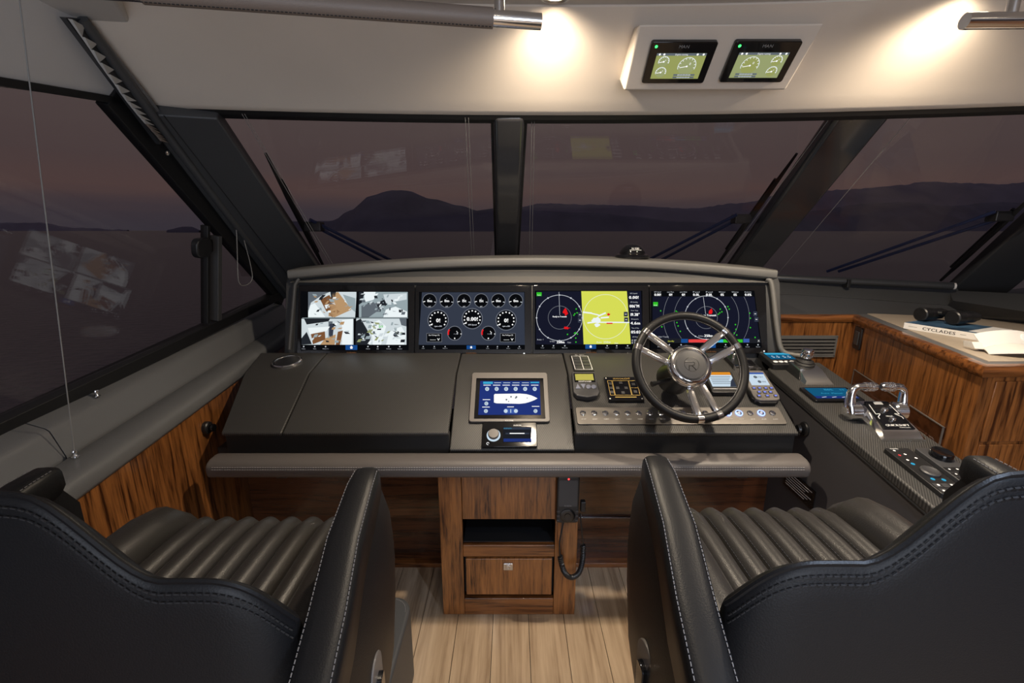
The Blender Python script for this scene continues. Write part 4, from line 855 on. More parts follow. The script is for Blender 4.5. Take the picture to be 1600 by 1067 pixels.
MB(Fr((lx, 1.606, lz), (1, 0, 0), (0, 0, 1))).lathe([(.011, 0), (.011, .0015), (.008, .002), (.007, .0005), (0, .0005)], seg=16).build('latch_button', 'chrome_satin', dr, smooth=True)

# ------------------------------------------------------------------ handheld remote on the pedestal
HF = Fr((P(887, 779, Y=1.6).x, 1.618, P(887, 779, Y=1.6).z), (1, 0, 0), (0, 0, 1))
t_ = thing('radio_handset', 'black handset with a red led hanging on the pedestal stile', 'handset', HF(0, -.1))
MB(HF).prism(rrect(.088, .205, .012), 0, .030).build('body', 'black_plastic', t_, bevel=.006, seg=3)
MB(HF).prism(rrect(.072, .115, .005, 3, 0, .030), .028, .0305).build('speaker_face', 'grey_plastic', t_)
MB(HF.at(0, -.068, .030)).lathe([(.030, 0), (.030, .003), (.026, .004), (.012, .003), (.011, .005), (0, .005)], seg=24).build('dial', 'black_gloss', t_, smooth=True)
for sx in (-1, 1):
    for b_ in (-.048, -.068, -.088): MB(HF).box((sx * .037, b_, .031), (.010, .007, .003)).build('button', 'grey_plastic', t_)
cv = Canvas(HF.at(0, 0, .0306)); cv.disc(0, .093, .004, 'e_led_red', 1, 10); cv.text('FUSION', 0, -.024, .005, 'grey_print', 1, wmax=.028); cv.build('print', t_)
t2 = thing('coiled_cord', 'thick black coiled cord looping down below the handset', 'cord', HF(.02, -.35))
loop = [HF(a, b, c_) for a, b, c_ in ((-.012, -.10, .014), (-.022, -.14, .03), (-.03, -.19, .04), (-.024, -.26, .045), (-.006, -.32, .045), (.022, -.343, .045), (.052, -.325, .04), (.066, -.28, .03), (.068, -.22, .02), (.060, -.14, .02), (.052, -.07, .012))]
sp_ = spline(loop, 8); MB().tube(sp_[:26], .0030, 8).build('plain_cord', 'black_plastic', t2, smooth=True); MB().tube(sp_[62:], .0030, 8).build('plain_cord', 'black_plastic', t2, smooth=True)
core = sp_[22:66]; hx_ = []; up = V((0, 1, 0)); turns = 46; NN = turns * 9
for i in range(NN + 1):
    s_ = i / NN * (len(core) - 1.001); k = int(s_); p = core[k].lerp(core[k + 1], s_ - k); d = (core[k + 1] - core[k]).normalized(); a = (up - d * up.dot(d)).normalized(); b = d.cross(a); th = 2 * math.pi * i / 9
    hx_.append(p + (a * math.cos(th) + b * math.sin(th)) * .0078)
MB().tube(hx_, .0038, 6).build('coil', 'black_plastic', t2, smooth=True)
pc = HF(.062, -.035, .0); MB().box(pc + V((0, -.012, 0)), (.020, .024, .045)).build('wall_plug', 'black_plastic', t2, bevel=.004)

# ================================================================== STARBOARD CONSOLE
CF = Fr((1.2, 1.154, .835), (1, 0, 0), (0, .856, .132))
cs = thing('side_console', 'black textured side console running aft beside the starboard chair', 'console', (1.34, 1.4, 0))
MB(CF).prism([(0, -.42), (.285, -.42), (.285, .97), (.06, .97), (0, .90)], -.035, 0).build('top', 'twill_dash', cs, bevel=.008, seg=3)
sb = MB(); sb.loft([[(x, .80, 0), (x, 2.12, 0), (x, 2.12, .94), (x, .80, .745)] for x in (1.212, 1.475)]); sb.build('body', 'console_side', cs, bevel=.004)
MB().tube([CF(.006, -.41, -.038), CF(.006, .88, -.038)], .006, 8).build('edge_piping', 'black_vinyl', cs, smooth=True)
# knob on the console side
kp = P(1257, 670, X=1.21); f_ = Fr((1.213, kp.y, kp.z), (0, -1, 0), (0, 0, 1))
t_ = MB(f_).lathe([(.030, -.002), (.030, .006), (.026, .010)], seg=20).build('knob', 'black_plastic', cs, smooth=True, label='round black knob'); MB(f_).lathe([(.014, .008), (.016, .022), (.019, .026), (.016, .034), (0, .036)], seg=18).build('button', 'black_gloss', t_, smooth=True)
# warning plate low on the console side
kp = P(1247, 762, X=1.206); t_ = tag(MB(Fr((1.211, kp.y, kp.z), (0, -1, 0), (0, 0, 1))).box((0, 0, .002), (.20, .085, .004)).build('warning_plate', 'black_gloss'), 'black notice plate with white print below the bolster rail', 'notice plate')
cv = Canvas(Fr((1.2065, kp.y, kp.z), (0, -1, 0), (0, 0, 1)));
for k in range(6): cv.line(-.085, .03 - .011 * k, .085 - .02 * (k % 3), .03 - .011 * k, .0035, 'white_print', 1)
cv.build('print', t_)
# compact display at the forward end
r_ = CF.rect(((1186, 551), (1236, 549), (1252, 567), (1211, 571)), .03); f_ = CF.at(r_[0], r_[1], .0).rot(0); w_, h_ = r_[2], r_[3]
t_ = thing('trim_display', 'small blue lit display with white oval keys behind the joystick', 'display', f_.o)
MB(f_).prism(rrect(w_, h_, .012), 0, .030).build('body', 'black_plastic', t_, bevel=.006)
cv = Canvas(f_.at(0, 0, .0305)); cv.rect(-w_ * .38, -h_ * .12, w_ * .40, h_ * .40, 'e_teal', 1)
cv.rect(-w_ * .38, h_ * .26, w_ * .40, h_ * .40, 'e_cyan', 2); cv.text('5.5', -w_ * .15, h_ * .08, h_ * .16, 'e_lcd', 3); cv.text('5.5', w_ * .20, h_ * .08, h_ * .16, 'e_lcd', 3)
cv.build('screen_image', t_)
for k in range(5): MB(f_.at((-.34 + .17 * k) * w_, -h_ * .31, .030)).lathe([(.011, 0), (.011, .002), (.008, .003), (0, .003)], seg=14, sy=.8).build('key', 'white_print', t_, smooth=True)
# joystick
jr = CF.rect(((1221, 572), (1282, 572), (1288, 599), (1247, 599))); f_ = CF.at(jr[0], jr[1]); w_, h_ = .125, .20
t_ = thing('joystick', 'chrome joystick with knurled knob and black rubber boot', 'joystick', f_.o)
MB(f_).loft([[(-w_ * .5, -h_ * .5, 0), (w_ * .5, -h_ * .5, 0), (w_ * .42, -h_ * .44, .012), (-w_ * .42, -h_ * .44, .012)], [(-w_ * .5, -h_ * .1, 0), (w_ * .5, -h_ * .1, 0), (w_ * .40, -h_ * .1, .036), (-w_ * .40, -h_ * .1, .036)], [(-w_ * .5, h_ * .3, 0), (w_ * .5, h_ * .3, 0), (w_ * .38, h_ * .28, .040), (-w_ * .38, h_ * .28, .040)], [(-w_ * .5, h_ * .5, 0), (w_ * .5, h_ * .5, 0), (w_ * .42, h_ * .46, .008), (-w_ * .42, h_ * .46, .008)]]).build('base', 'chrome_satin', t_, smooth=True, ang=35)
MB(f_).loft([[(-w_ * .53, -h_ * .3, 0), (-w_ * .53, h_ * .45, 0), (-w_ * .43, h_ * .34, .036), (-w_ * .43, -h_ * .15, .032)], [(-w_ * .50, -h_ * .3, 0), (-w_ * .50, h_ * .45, 0), (-w_ * .40, h_ * .34, .036), (-w_ * .40, -h_ * .15, .032)]]).build('side_grip', 'black_plastic', t_)
jf = f_.at(0, h_ * .14, .036); MB(jf).lathe([(.044, -.006), (.040, .006), (.042, .010), (.034, .016), (.036, .020), (.027, .025), (.018, .030), (.012, .036)], seg=24).build('boot', 'black_vinyl', t_, smooth=True)
kn = MB(jf).lathe([(.010, .028), (.020, .034), (.0235, .040), (.0235, .070), (.020, .077), (.010, .080), (0, .0795)], seg=24).build('knob', 'chrome', t_, smooth=True)
for j in range(4):
    db = MB(jf)
    for k in range(14): a = 2 * math.pi * (k + .5 * (j % 2)) / 14; db.ball((.0235 * math.cos(a), .0235 * math.sin(a), .044 + .008 * j), .0026, 6, 4)
    db.build('knurl', 'chrome', kn, smooth=True)
# flat tablet display
r_ = CF.rect(((1252, 609), (1316, 608), (1350, 627), (1285, 632))); q_ = [CF.px(*p) for p in ((1252, 609), (1316, 608), (1350, 627), (1285, 632))]
f_ = CF.at(r_[0] - .006, r_[1]); w_, h_ = .205, .115
t_ = thing('engine_display', 'flat black framed blue display on the side console before the throttle', 'display', f_.o)
MB(f_).prism(rrect(w_, h_, .010), 0, .012).build('body', 'black_gloss', t_, bevel=.003)
cv = Canvas(f_.at(0, 0, .0124)); cv.rect(-w_ * .42, -h_ * .36, w_ * .42, h_ * .40, 'e_teal', 1); cv.rect(-w_ * .42, -h_ * .36, w_ * .42, -h_ * .2, 'e_czone', 2); cv.text('100%', w_ * .02, h_ * .26, .013, 'e_cyan', 3); cv.text('0.0', w_ * .3, h_ * .26, .010, 'e_cyan', 3); cv.text('Auto  Manual', 0, .0, .009, 'e_cyan', 3, wmax=.09)
for k in range(4): cv.line((-.3 + .2 * k) * w_, -.30 * h_, (-.2 + .2 * k) * w_, -.26 * h_, .004, 'e_soft', 3)
cv.build('screen_image', t_)
# throttle
tb = CF.rect(((1333, 633), (1392, 631), (1426, 686), (1360, 687))); f_ = CF.at(tb[0] - .022, tb[1] - .030); w_, h_ = .145, .195
t_ = thing('throttle_control', 'chrome twin lever throttle with knurled grips on the side console', 'throttle', f_.o)
def sect(b, hw, z, e=.012): return [(-hw, b, 0), (-hw, b, z * .55), (-hw + e, b, z), (hw - e, b, z), (hw, b, z * .55), (hw, b, 0)]
MB(f_).loft([sect(-h_ * .52, w_ * .54, .010, .01), sect(-h_ * .40, w_ * .53, .028), sect(-h_ * .1, w_ * .48, .046), sect(h_ * .2, w_ * .44, .060), sect(h_ * .38, w_ * .42, .060), sect(h_ * .5, w_ * .42, .038)]).build('base', 'chrome', t_, smooth=True, ang=35)
pf = Fr(f_(0, -h_ * .40, .0295), f_.ex, f_(0, h_ * .2, .061) - f_(0, -h_ * .40, .029)); pl_ = (f_(0, h_ * .2, .061) - f_(0, -h_ * .40, .029)).length
plate = MB(pf).prism([(-w_ * .38, .004), (w_ * .38, .004), (w_ * .30, pl_ * 1.15), (-w_ * .30, pl_ * 1.15)], -.004, .004).build('label_plate', 'black_gloss', t_, bevel=.002)
cv = Canvas(pf.at(0, 0, .0042)); cv.text('QUICKSHIFT', 0, .020, .0085, 'white_print', 1, wmax=.085, bold=.0008); cv.text('TWIN DISC', .02, .009, .004, 'white_print', 1, wmax=.04)
for s_ in (-1, 1): cv.line(s_ * .028, .072, s_ * .043, .060, .0022, 'white_print', 1); cv.line(s_ * .043, .060, s_ * .043, .05, .0022, 'white_print', 1); cv.line(s_ * .026, pl_ * .62, s_ * .043, pl_ * .60, .0022, 'white_print', 1); cv.line(s_ * .043, pl_ * .6, s_ * .038, pl_ * 1.0, .0022, 'white_print', 1)
cv.rect(-.016, pl_ * 1.0, .016, pl_ * 1.12, 'grey_print', 1); cv.text('MODE', 0, pl_ * .52, .006, 'white_print', 1); cv.build('print', plate)
for b_, r2 in ((.046, .012), (pl_ * .75, .013)): MB(pf.at(0, b_, .004)).lathe([(r2, 0), (r2, .005), (r2 * .7, .010), (0, .012)], seg=18, sy=.8).build('push_button', 'chrome', t_, smooth=True)
for s_ in (-1, 1):
    pv = (s_ * .094, .040, .030)
    lv = MB(f_); lv.tube(spline([pv, (s_ * .099, .050, .060), (s_ * .099, .058, .090), (s_ * .095, .062, .114), (s_ * .080, .064, .126), (s_ * .062, .064, .127)], 5), [.022, .022, .0215, .021, .0205, .020, .018, .0175, .017, .0165, .016, .0155, .015, .0145, .014, .0138, .0135, .0133, .0132, .0131, .013, .013, .013, .013, .013, .013][:26], 14)
    lo_ = lv.build('lever', 'chrome', t_, smooth=True)
    gx = [(s_ * .068, .0130), (s_ * .050, .0150), (s_ * .022, .0155), (s_ * .012, .0145), (s_ * .007, .009)]
    MB(f_).tube([(x, .064, .127) for x, _ in gx], [r for _, r in gx], 16).build('grip', 'chrome', lo_, smooth=True)
    kb = MB(f_)
    for i in range(5):
        for k in range(14): a = 2 * math.pi * (k + .5 * (i % 2)) / 14; kb.ball((s_ * (.022 + .0078 * i), .064 + .0155 * math.cos(a), .127 + .0155 * math.sin(a)), .0026, 6, 4)
    kb.build('knurl', 'chrome', lo_, smooth=True)
    MB(Fr(f_(s_ * .076, .045, .035), -f_.ey, f_.ez) if s_ > 0 else Fr(f_(s_ * .076, .045, .035), f_.ey, f_.ez)).lathe([(.034, -.025), (.034, .008), (.028, .014)], seg=24).build('pivot_hub', 'chrome', t_, smooth=True)
    hb = Fr(f_(s_ * .112, .045, .035), f_.ey * (-s_ if False else 1), f_.ez); 
    MB(hb).lathe([(.017, -.006), (.017, .004), (.012, .007), (0, .008)], seg=18).build('pivot_cap', 'black_gloss' if s_ > 0 else 'chrome', t_, smooth=True)
# keypad pads near the aft end
def pad_unit(px_, name, label, w_, h_, dial, da=0):
    r_ = CF.rect(px_, .01); f_ = CF.at(r_[0] + da, r_[1])
    t_ = thing(name, label, 'control pad', f_.o, 'control pads on the side console')
    MB(f_).prism(rrect(w_, h_, .006), 0, .016).build('body', 'black_plastic' if dial == 0 else 'grey_plastic', t_, bevel=.003); return t_, f_.at(0, 0, .0162)
t_, f_ = pad_unit(((1390, 708), (1426, 707), (1497, 764), (1467, 769)), 'thruster_pad', 'narrow black control pad with cyan lit keys on the side console', .082, .225, 0)
MB(f_.at(.004, -.016)).lathe([(.026, 0), (.026, .006), (.021, .009), (.012, .006), (0, .006)], seg=24).build('dial', 'grey_plastic', t_, smooth=True)
cv = Canvas(f_)
for a, b, m_ in ((-.02, .095, 'white_print'), (0, .075, 'white_print'), (-.022, .07, 'red_print'), (.02, .055, 'white_print'), (-.016, .045, 'white_print'), (-.015, .025, 'e_cyan'), (-.014, -.048, 'e_cyan'), (.016, -.052, 'e_cyan'), (-.02, -.075, 'white_print'), (.02, -.075, 'white_print'), (0, -.095, 'white_print'), (-.025, -.10, 'white_print'), (.027, -.10, 'white_print')): cv.disc(a, b, .0042 if m_ != 'e_cyan' else .006, m_, 1, 10)
cv.rect(-.028, .102, .0, .107, 'grey_print', 1); cv.build('print', t_)
for a in (-.024, 0, .024):
    for b in (-.076, -.098): MB(f_).box((a, b, .0), (.020, .017, .001)).build('key', 'grey_plastic', t_)
t_, f_ = pad_unit(((1440, 709), (1472, 708), (1528, 747), (1504, 756)), 'remote_dial_pad', 'dark grey control pad with a large black rotary dial on the side console', .078, .185, 1)
MB(f_.at(.006, .045)).lathe([(.031, 0), (.031, .016), (.028, .020), (.020, .0175), (0, .017)], seg=30).build('dial', 'black_gloss', t_, smooth=True)
for i in range(3):
    for j in range(3): MB(f_).box(((i - 1) * .025, -.022 - j * .023, .0), (.022, .019, .002)).build('key', 'black_plastic', t_)
cv = Canvas(f_, z=.0014)
for i in range(3):
    for j in range(3): cv.disc((i - 1) * .025, -.022 - j * .023, .0035, 'red_print' if (i, j) == (2, 2) else 'white_print', 1, 8)
cv.build('print', t_)

# ================================================================== STARBOARD CABINET
CT = 1.13
A_, B_, Cc, D_ = V((1.42, 2.57)), V((1.964, 2.57)), V((1.69, 1.557)), V((2.86, 1.60))
cab = thing('side_cabinet', 'walnut cabinet with angled front and beige counter on the starboard side', 'cabinet', (2.2, 2.0, 0))
MB().prism([(A_.x, A_.y), (A_.x, 2.62), (2.86, 2.62), (2.86, 1.60), (Cc.x, Cc.y), (B_.x, B_.y)][::-1], 0, CT - .035).build('carcass', 'walnut_z', cab)
# rounded wooden nosing
def offp(d): # outline offset outward
    n1 = V((0, -1)); e = (Cc - B_).normalized(); n2 = V((e.y, -e.x)); n2 = n2 if n2.x < 0 else -n2; e3 = (D_ - Cc).normalized(); n3 = V((e3.y, -e3.x)); n3 = n3 if n3.y < 0 else -n3
    def corner(p, na, nb): b = (na + nb).normalized(); return p + b * (d / b.dot(na))
    return [A_ + n1 * d, corner(B_, n1, n2), corner(Cc, n2, n3), D_ + n3 * d]
secs = [[(p.x, p.y, z) for p in offp(d)] for d, z in ((-.03, CT - .04), (.008, CT - .04), (.014, CT - .03), (.015, CT - .012), (.008, CT), (-.012, CT + .002), (-.03, CT))]
rows = list(zip(*secs)); MB().loft([list(r) for r in rows]).build('nosing', 'walnut_x', cab, smooth=True, ang=50)
o1, o2 = offp(-.012), offp(-.048)
MB().prism([(p.x, p.y) for p in (o1[0], o1[1], o1[2], o1[3], V((2.86, 2.60)), V((1.42, 2.60)))], CT - .02, CT + .001).build('counter_border', 'counter_border', cab)
MB().prism([(p.x, p.y) for p in (o2[1] + V((.03, -.012)), o2[2], o2[3], V((2.80, 2.45)), V((2.3, 2.56)))], CT - .01, CT + .004).build('counter_top', 'counter_beige', cab, bevel=.002)
# vertical joint and door lines on the right-hand front
e3 = (D_ - Cc).normalized(); FR3 = Fr((Cc.x, Cc.y, 0), (e3.x, e3.y, 0), (0, 0, 1))
MB(FR3).prism(rrect(.62, .235, .003, 2, .36, .955), 0, .006).build('door', 'walnut_z', cab, bevel=.002); MB(FR3).prism(rrect(.62, .72, .003, 2, .36, .465), 0, .006).build('door', 'walnut_z', cab, bevel=.002)
# vent grille on the forward face
VF = Fr((0, 2.57, 0), (1, 0, 0), (0, 0, 1)); va, vb = VF.px(1208, 525), VF.px(1301, 556)
vg = thing('vent_grille', 'grey slatted air vent in the walnut panel beside the displays', 'vent', VF((va[0] + vb[0]) / 2, vb[1]))
vw, vh = vb[0] - va[0], va[1] - vb[1]; vcx, vcy = (va[0] + vb[0]) / 2, (va[1] + vb[1]) / 2
MB(VF).box((vcx, vcy, .002), (vw, vh, .004)).build('backing', 'gasket', vg)
for s_ in (-1, 1): MB(VF).box((vcx, vcy + s_ * vh / 2, .006), (vw + .012, .008, .012)).build('frame_rail', 'leather_brow', vg)
for s_ in (-1, 1): MB(VF).box((vcx + s_ * vw / 2, vcy, .006), (.008, vh, .012)).build('frame_stile', 'leather_brow', vg)
for k in range(6): MB(VF).box((vcx, vb[1] + vh * (k + .5) / 6, .007), (vw, vh / 12, .008)).build('slat', 'leather_brow', vg)
a_, b_ = VF.px(1213, 578), VF.px(1290, 578); MB(VF).box(((a_[0] + b_[0]) / 2, a_[1], .001), (b_[0] - a_[0], .003, .002)).build('panel_joint', 'gasket', cab)
# angled face
e2 = (Cc - B_).normalized(); AF = Fr((B_.x, B_.y, 0), (e2.x, e2.y, 0), (0, 0, 1))
r_ = AF.rect(((1331, 508), (1354, 511), (1351, 549), (1330, 545)))
t_ = thing('wall_socket', 'black socket plate high on the angled walnut cabinet face', 'socket', AF(r_[0], r_[1]))
MB(AF.at(r_[0], r_[1])).prism(rrect(.085, .125, .010), 0, .008).build('plate', 'black_plastic', t_, bevel=.002); MB(AF.at(r_[0], r_[1])).prism(rrect(.045, .075, .004), .006, .012).build('insert', 'grey_plastic', t_, bevel=.002)
a0, a1, a2, a3 = AF.px(1337, 582), AF.px(1480, 662), AF.px(1474, 702), AF.px(1340, 640)
fx0, fx1, fz1 = a0[0], a1[0], (a0[1] + a1[1]) / 2; fz0 = fz1 - .26
dw = thing('fridge_drawer', 'dark brown fridge drawer with thin pale frame in the angled cabinet face', 'drawer', AF(fx0, fz0))
MB(AF).box(((fx0 + fx1) / 2, (fz0 + fz1) / 2, .004), (fx1 - fx0, fz1 - fz0, .012)).build('front', 'walnut_dark', dw, bevel=.002)
MB(AF).box(((fx0 + fx1) / 2 - .03, (fz0 + fz1) / 2 - .03, .010), (fx1 - fx0 - .10, fz1 - fz0 - .07, .012)).build('door', 'walnut_dark', dw, bevel=.002)
for (c_, d_) in (((fx0 + fx1) / 2, fz1), ((fx0 + fx1) / 2, fz0)): MB(AF).box((c_, d_, .009), (fx1 - fx0 + .006, .004, .006)).build('frame_rail', 'bezel_grey', dw)
for c_ in (fx0, fx1): MB(AF).box((c_, (fz0 + fz1) / 2, .009), (.004, fz1 - fz0, .006)).build('frame_stile', 'bezel_grey', dw)
lb_ = AF.px(1450, 683); MB(AF).box((lb_[0], lb_[1], .018), (.075, .020, .003)).build('badge', 'white_print', dw)
cv = Canvas(AF.at(lb_[0], lb_[1], .0197)); cv.rect(-.033, -.007, .033, .006, 'e_pillblue', 1); cv.build('print', dw)
# padded sills above the cabinet, below the starboard pane
def sill(name, pts_top, pts_bot, mat, par=None):
    n = len(pts_top); secs = [[tuple(t__), tuple(b__), tuple(b__ + V((0, .05, 0))), tuple(t__ + V((0, .05, 0)))] for t__, b__ in zip(pts_top, pts_bot)]
    return MB().loft(secs).build(name, mat, par, bevel=.006, seg=3)
T1 = [V((1.30, 2.93, 1.325)), V((1.66, 2.89, 1.31)), V((2.1, 2.80, 1.30)), V((2.60, 2.66, 1.285))]
T2 = [V((1.30, 2.78, 1.235)), V((1.66, 2.76, 1.225)), V((2.1, 2.68, 1.205)), V((2.55, 2.52, 1.185))]
T3 = [V((1.30, 2.60, 1.125)), V((1.66, 2.60, 1.125)), V((2.1, 2.58, 1.125)), V((2.5, 2.46, 1.125))]
sl = struct(thing('trim_9', None, None, (2, 2.7, 1.13)))
sill('sill_pad', T1, T2, 'leather_dark_grey', sl); sill('sill_pad', T2, T3, 'pillar_grey', sl)
# end ledge cushion at the starboard corner
MB().loft([[(2.48, 2.62, 1.12), (2.46, 2.52, 1.22), (2.56, 2.66, 1.26), (2.62, 2.75, 1.2)], [(2.80, 2.15, 1.12), (2.62, 2.05, 1.20), (2.80, 2.05, 1.30), (2.9, 2.2, 1.2)], [(2.86, 1.5, 1.12), (2.70, 1.45, 1.20), (2.80, 1.45, 1.30), (2.9, 1.5, 1.2)]]).build('corner_pad', 'leather_dark_grey', sl, smooth=True, ang=50)
# roller blind tube
ra, rb_ = P(1212, 434, Y=2.86), P(1488, 447, Y=2.60)
t_ = thing('roller_blind', 'dark rolled blind tube lying along the starboard windscreen sill', 'blind', ra)
MB().tube([ra, rb_], .022, 14).build('roll', 'pillar_black', t_, smooth=True); MB().tube([rb_.lerp(ra, .015), rb_ + (rb_ - ra).normalized() * .012], .019, 14).build('end_cap', 'vinyl_white', t_, smooth=True)
mid = ra.lerp(rb_, .42); MB().box(mid + V((0, -.012, -.012)), (.02, .04, .05)).build('bracket', 'black_plastic', t_, bevel=.003)
# ---- things on the counter
TZ = CT + .0045
sa, sb_ = P(1405, 513, Z=TZ), P(1514, 531, Z=TZ); ex_ = (sb_ - sa); ex_.z = 0; BL = .30; BF = Fr((sa.x + .02, sa.y, TZ), ex_, (-ex_.y, ex_.x, 0)); BW = .25; BT = .030
bk = thing('coffee_table_book', 'thick white spined book about the islands lying under the binoculars', 'book', BF(BL / 2, BW / 2))
MB(BF).b2((.004, .006, .003), (BL - .004, BW - .003, BT - .003)).build('pages', 'white_paper', bk)
MB(BF).b2((0, 0, 0), (BL, BW, .0028)).build('back_cover', 'white_paper', bk); MB(BF).b2((0, 0, BT - .0028), (BL, BW, BT)).build('front_cover', 'book_cover', bk)
sp_ = MB(BF).b2((0, -.002, 0), (BL, .004, BT)).build('spine', 'white_paper', bk, bevel=.001)
cv = Canvas(Fr(BF(0, -.002, 0), BF.ex, (0, 0, 1))); cv.text('CYCLADES', BL * .46, BT * .5, .0135, 'ink', 1, wmax=.125, bold=.001); cv.line(.02, BT * .5, .055, BT * .5, .002, 'grey_print', 1); cv.line(BL * .72, BT * .5, BL * .79, BT * .5, .002, 'grey_print', 1); cv.build('print', sp_)
MB(BF).b2((BL - .07, .03, BT), (BL - .004, BW - .004, BT + .0006)).build('cover_panel', 'white_paper', bk)
# binoculars
bt_ = thing('binoculars', 'black binoculars lying on the book on the starboard counter', 'binoculars', BF(.12, .14, BT))
def barrel(p, d, rad):
    fr = Fr(p, V((-d.y, d.x, 0)), (0, 0, 1)); fr = Fr(p, V((d.y, -d.x, 0)), (0, 0, 1))   # ez points along -d
    fr = Fr(p, fr.ex, fr.ey); s_ = 1 if fr.ez.dot(d) > 0 else -1
    b_ = MB(fr).lathe([(rad * .86, 0), (rad, s_ * .004), (rad, s_ * .04), (rad * .92, s_ * .05), (rad * .78, s_ * .085), (rad * .82, s_ * .09), (rad * .80, s_ * .125), (rad * .55, s_ * .13), (rad * .58, s_ * .155), (rad * .45, s_ * .158)], seg=22).build('barrel', 'black_plastic', bt_, smooth=True)
    MB(fr).lathe([(rad * .85, s_ * .002), (rad * .74, s_ * .010), (0, s_ * .012)], seg=20).build('lens', 'black_gloss', b_, smooth=True)
bz_ = BT + TZ
pA = P(1437, 493, Z=bz_ + .028); pB = P(1487, 499, Z=bz_ + .028); d_ = V((.80, .60, 0)).normalized(); d_ = V((.97, .22, 0)).normalized()
pA.z = pB.z = bz_ + .0345; barrel(pA, d_, .034); barrel(pB, d_, .034)
MB().tube([pA + d_ * .075 + V((0, 0, .008)), pB + d_ * .075 + V((0, 0, .008))], .011, 10).build('bridge', 'black_plastic', bt_, smooth=True)
MB().tube([pA.lerp(pB, .5) + d_ * .05 + V((0, 0, .014)), pA.lerp(pB, .5) + d_ * .11 + V((0, 0, .014))], .010, 12).build('focus_wheel', 'black_gloss', bt_, smooth=True)
# white visor cap
vp = P(1556, 556, Z=TZ); VP_ = Fr((vp.x + .10, vp.y + .022, TZ), (1, -.16, 0), (.16, 1, 0))
vz = thing('sun_visor', 'white cloth sun visor with a round emblem lying on the counter', 'visor', VP_.o)
n = 21; brim = []; bd = []
def vz_(a): return .024 * (1 - a * a) + .004
for i in range(n):
    a = -1 + 2 * i / (n - 1); z = vz_(a)
    brim.append([(a * .105, -.066 + .048 * a * a, z * .8), (a * .101, -.02 + .02 * a * a, z + .007), (a * .098, .018 + .004 * a * a, z + .012), (a * .098, .018 + .004 * a * a, z + .009), (a * .101, -.02 + .02 * a * a, z + .004), (a * .105, -.066 + .048 * a * a, z * .8 - .003)])
    bd.append([(a * .099, .014 + .006 * a * a, z + .012), (a * .104, .030 + .012 * a * a, z + .036), (a * .107, .048 + .02 * a * a, z + .058), (a * .107, .052 + .02 * a * a, z + .057), (a * .104, .034 + .012 * a * a, z + .033), (a * .099, .018 + .006 * a * a, z + .010)])
MB(VP_).loft(brim).build('brim', 'white_cloth', vz, smooth=True, ang=50)
bnd = MB(VP_).loft(bd).build('headband', 'white_cloth', vz, smooth=True, ang=50)
ea = .42; ec = V((ea * .104, .029 + .012 * ea * ea, vz_(ea) + .036))
EF = Fr(VP_(*ec), VP_(ec.x + .1, ec.y + .010, ec.z - .022) - VP_(*ec), VP_(ec.x + .001, ec.y + .017, ec.z + .023) - VP_(*ec))
badge = MB(EF).lathe([(.0175, -.003), (.0175, .0015), (.016, .0025), (0, .0025)], seg=24).build('emblem', 'white_paper', bnd, smooth=True)
MB(VP_).loft([[(-.098, .016, .014), (-.103, .032, .038), (-.103, .036, .036), (-.098, .020, .010)], [(-.118, .030, .010), (-.124, .046, .034), (-.122, .050, .034), (-.116, .034, .010)], [(-.120, .085, .008), (-.126, .085, .030), (-.123, .086, .030), (-.117, .086, .008)]]).build('strap', 'white_cloth', vz)
# magnetic compass on top of the brow
dp = P(987, 401, Y=2.44); cf = Fr((dp.x, 2.435, bz(dp.x) + .003), (1, 0, 0), (0, 1, 0))
t_ = thing('compass', 'black domed ship compass standing on top of the brow', 'compass', cf.o)
MB(cf).lathe([(.088, 0), (.09, .008), (.084, .018), (.066, .022)], seg=32).build('base_ring', 'black_gloss', t_, smooth=True)
MB(cf).lathe([(.066, .02), (.064, .034), (.055, .050), (.038, .064), (.018, .071), (0, .072)], seg=32).build('dome', 'black_gloss', t_, smooth=True)
cv = Canvas(Fr(cf(0, -.058, .050), (1, 0, 0), (0, .45, .9))); cv.text('N 030', 0, 0, .010, 'white_print', 8); cv.line(-.03, -.009, .03, -.009, .0015, 'white_print', 8); cv.build('card', t_)

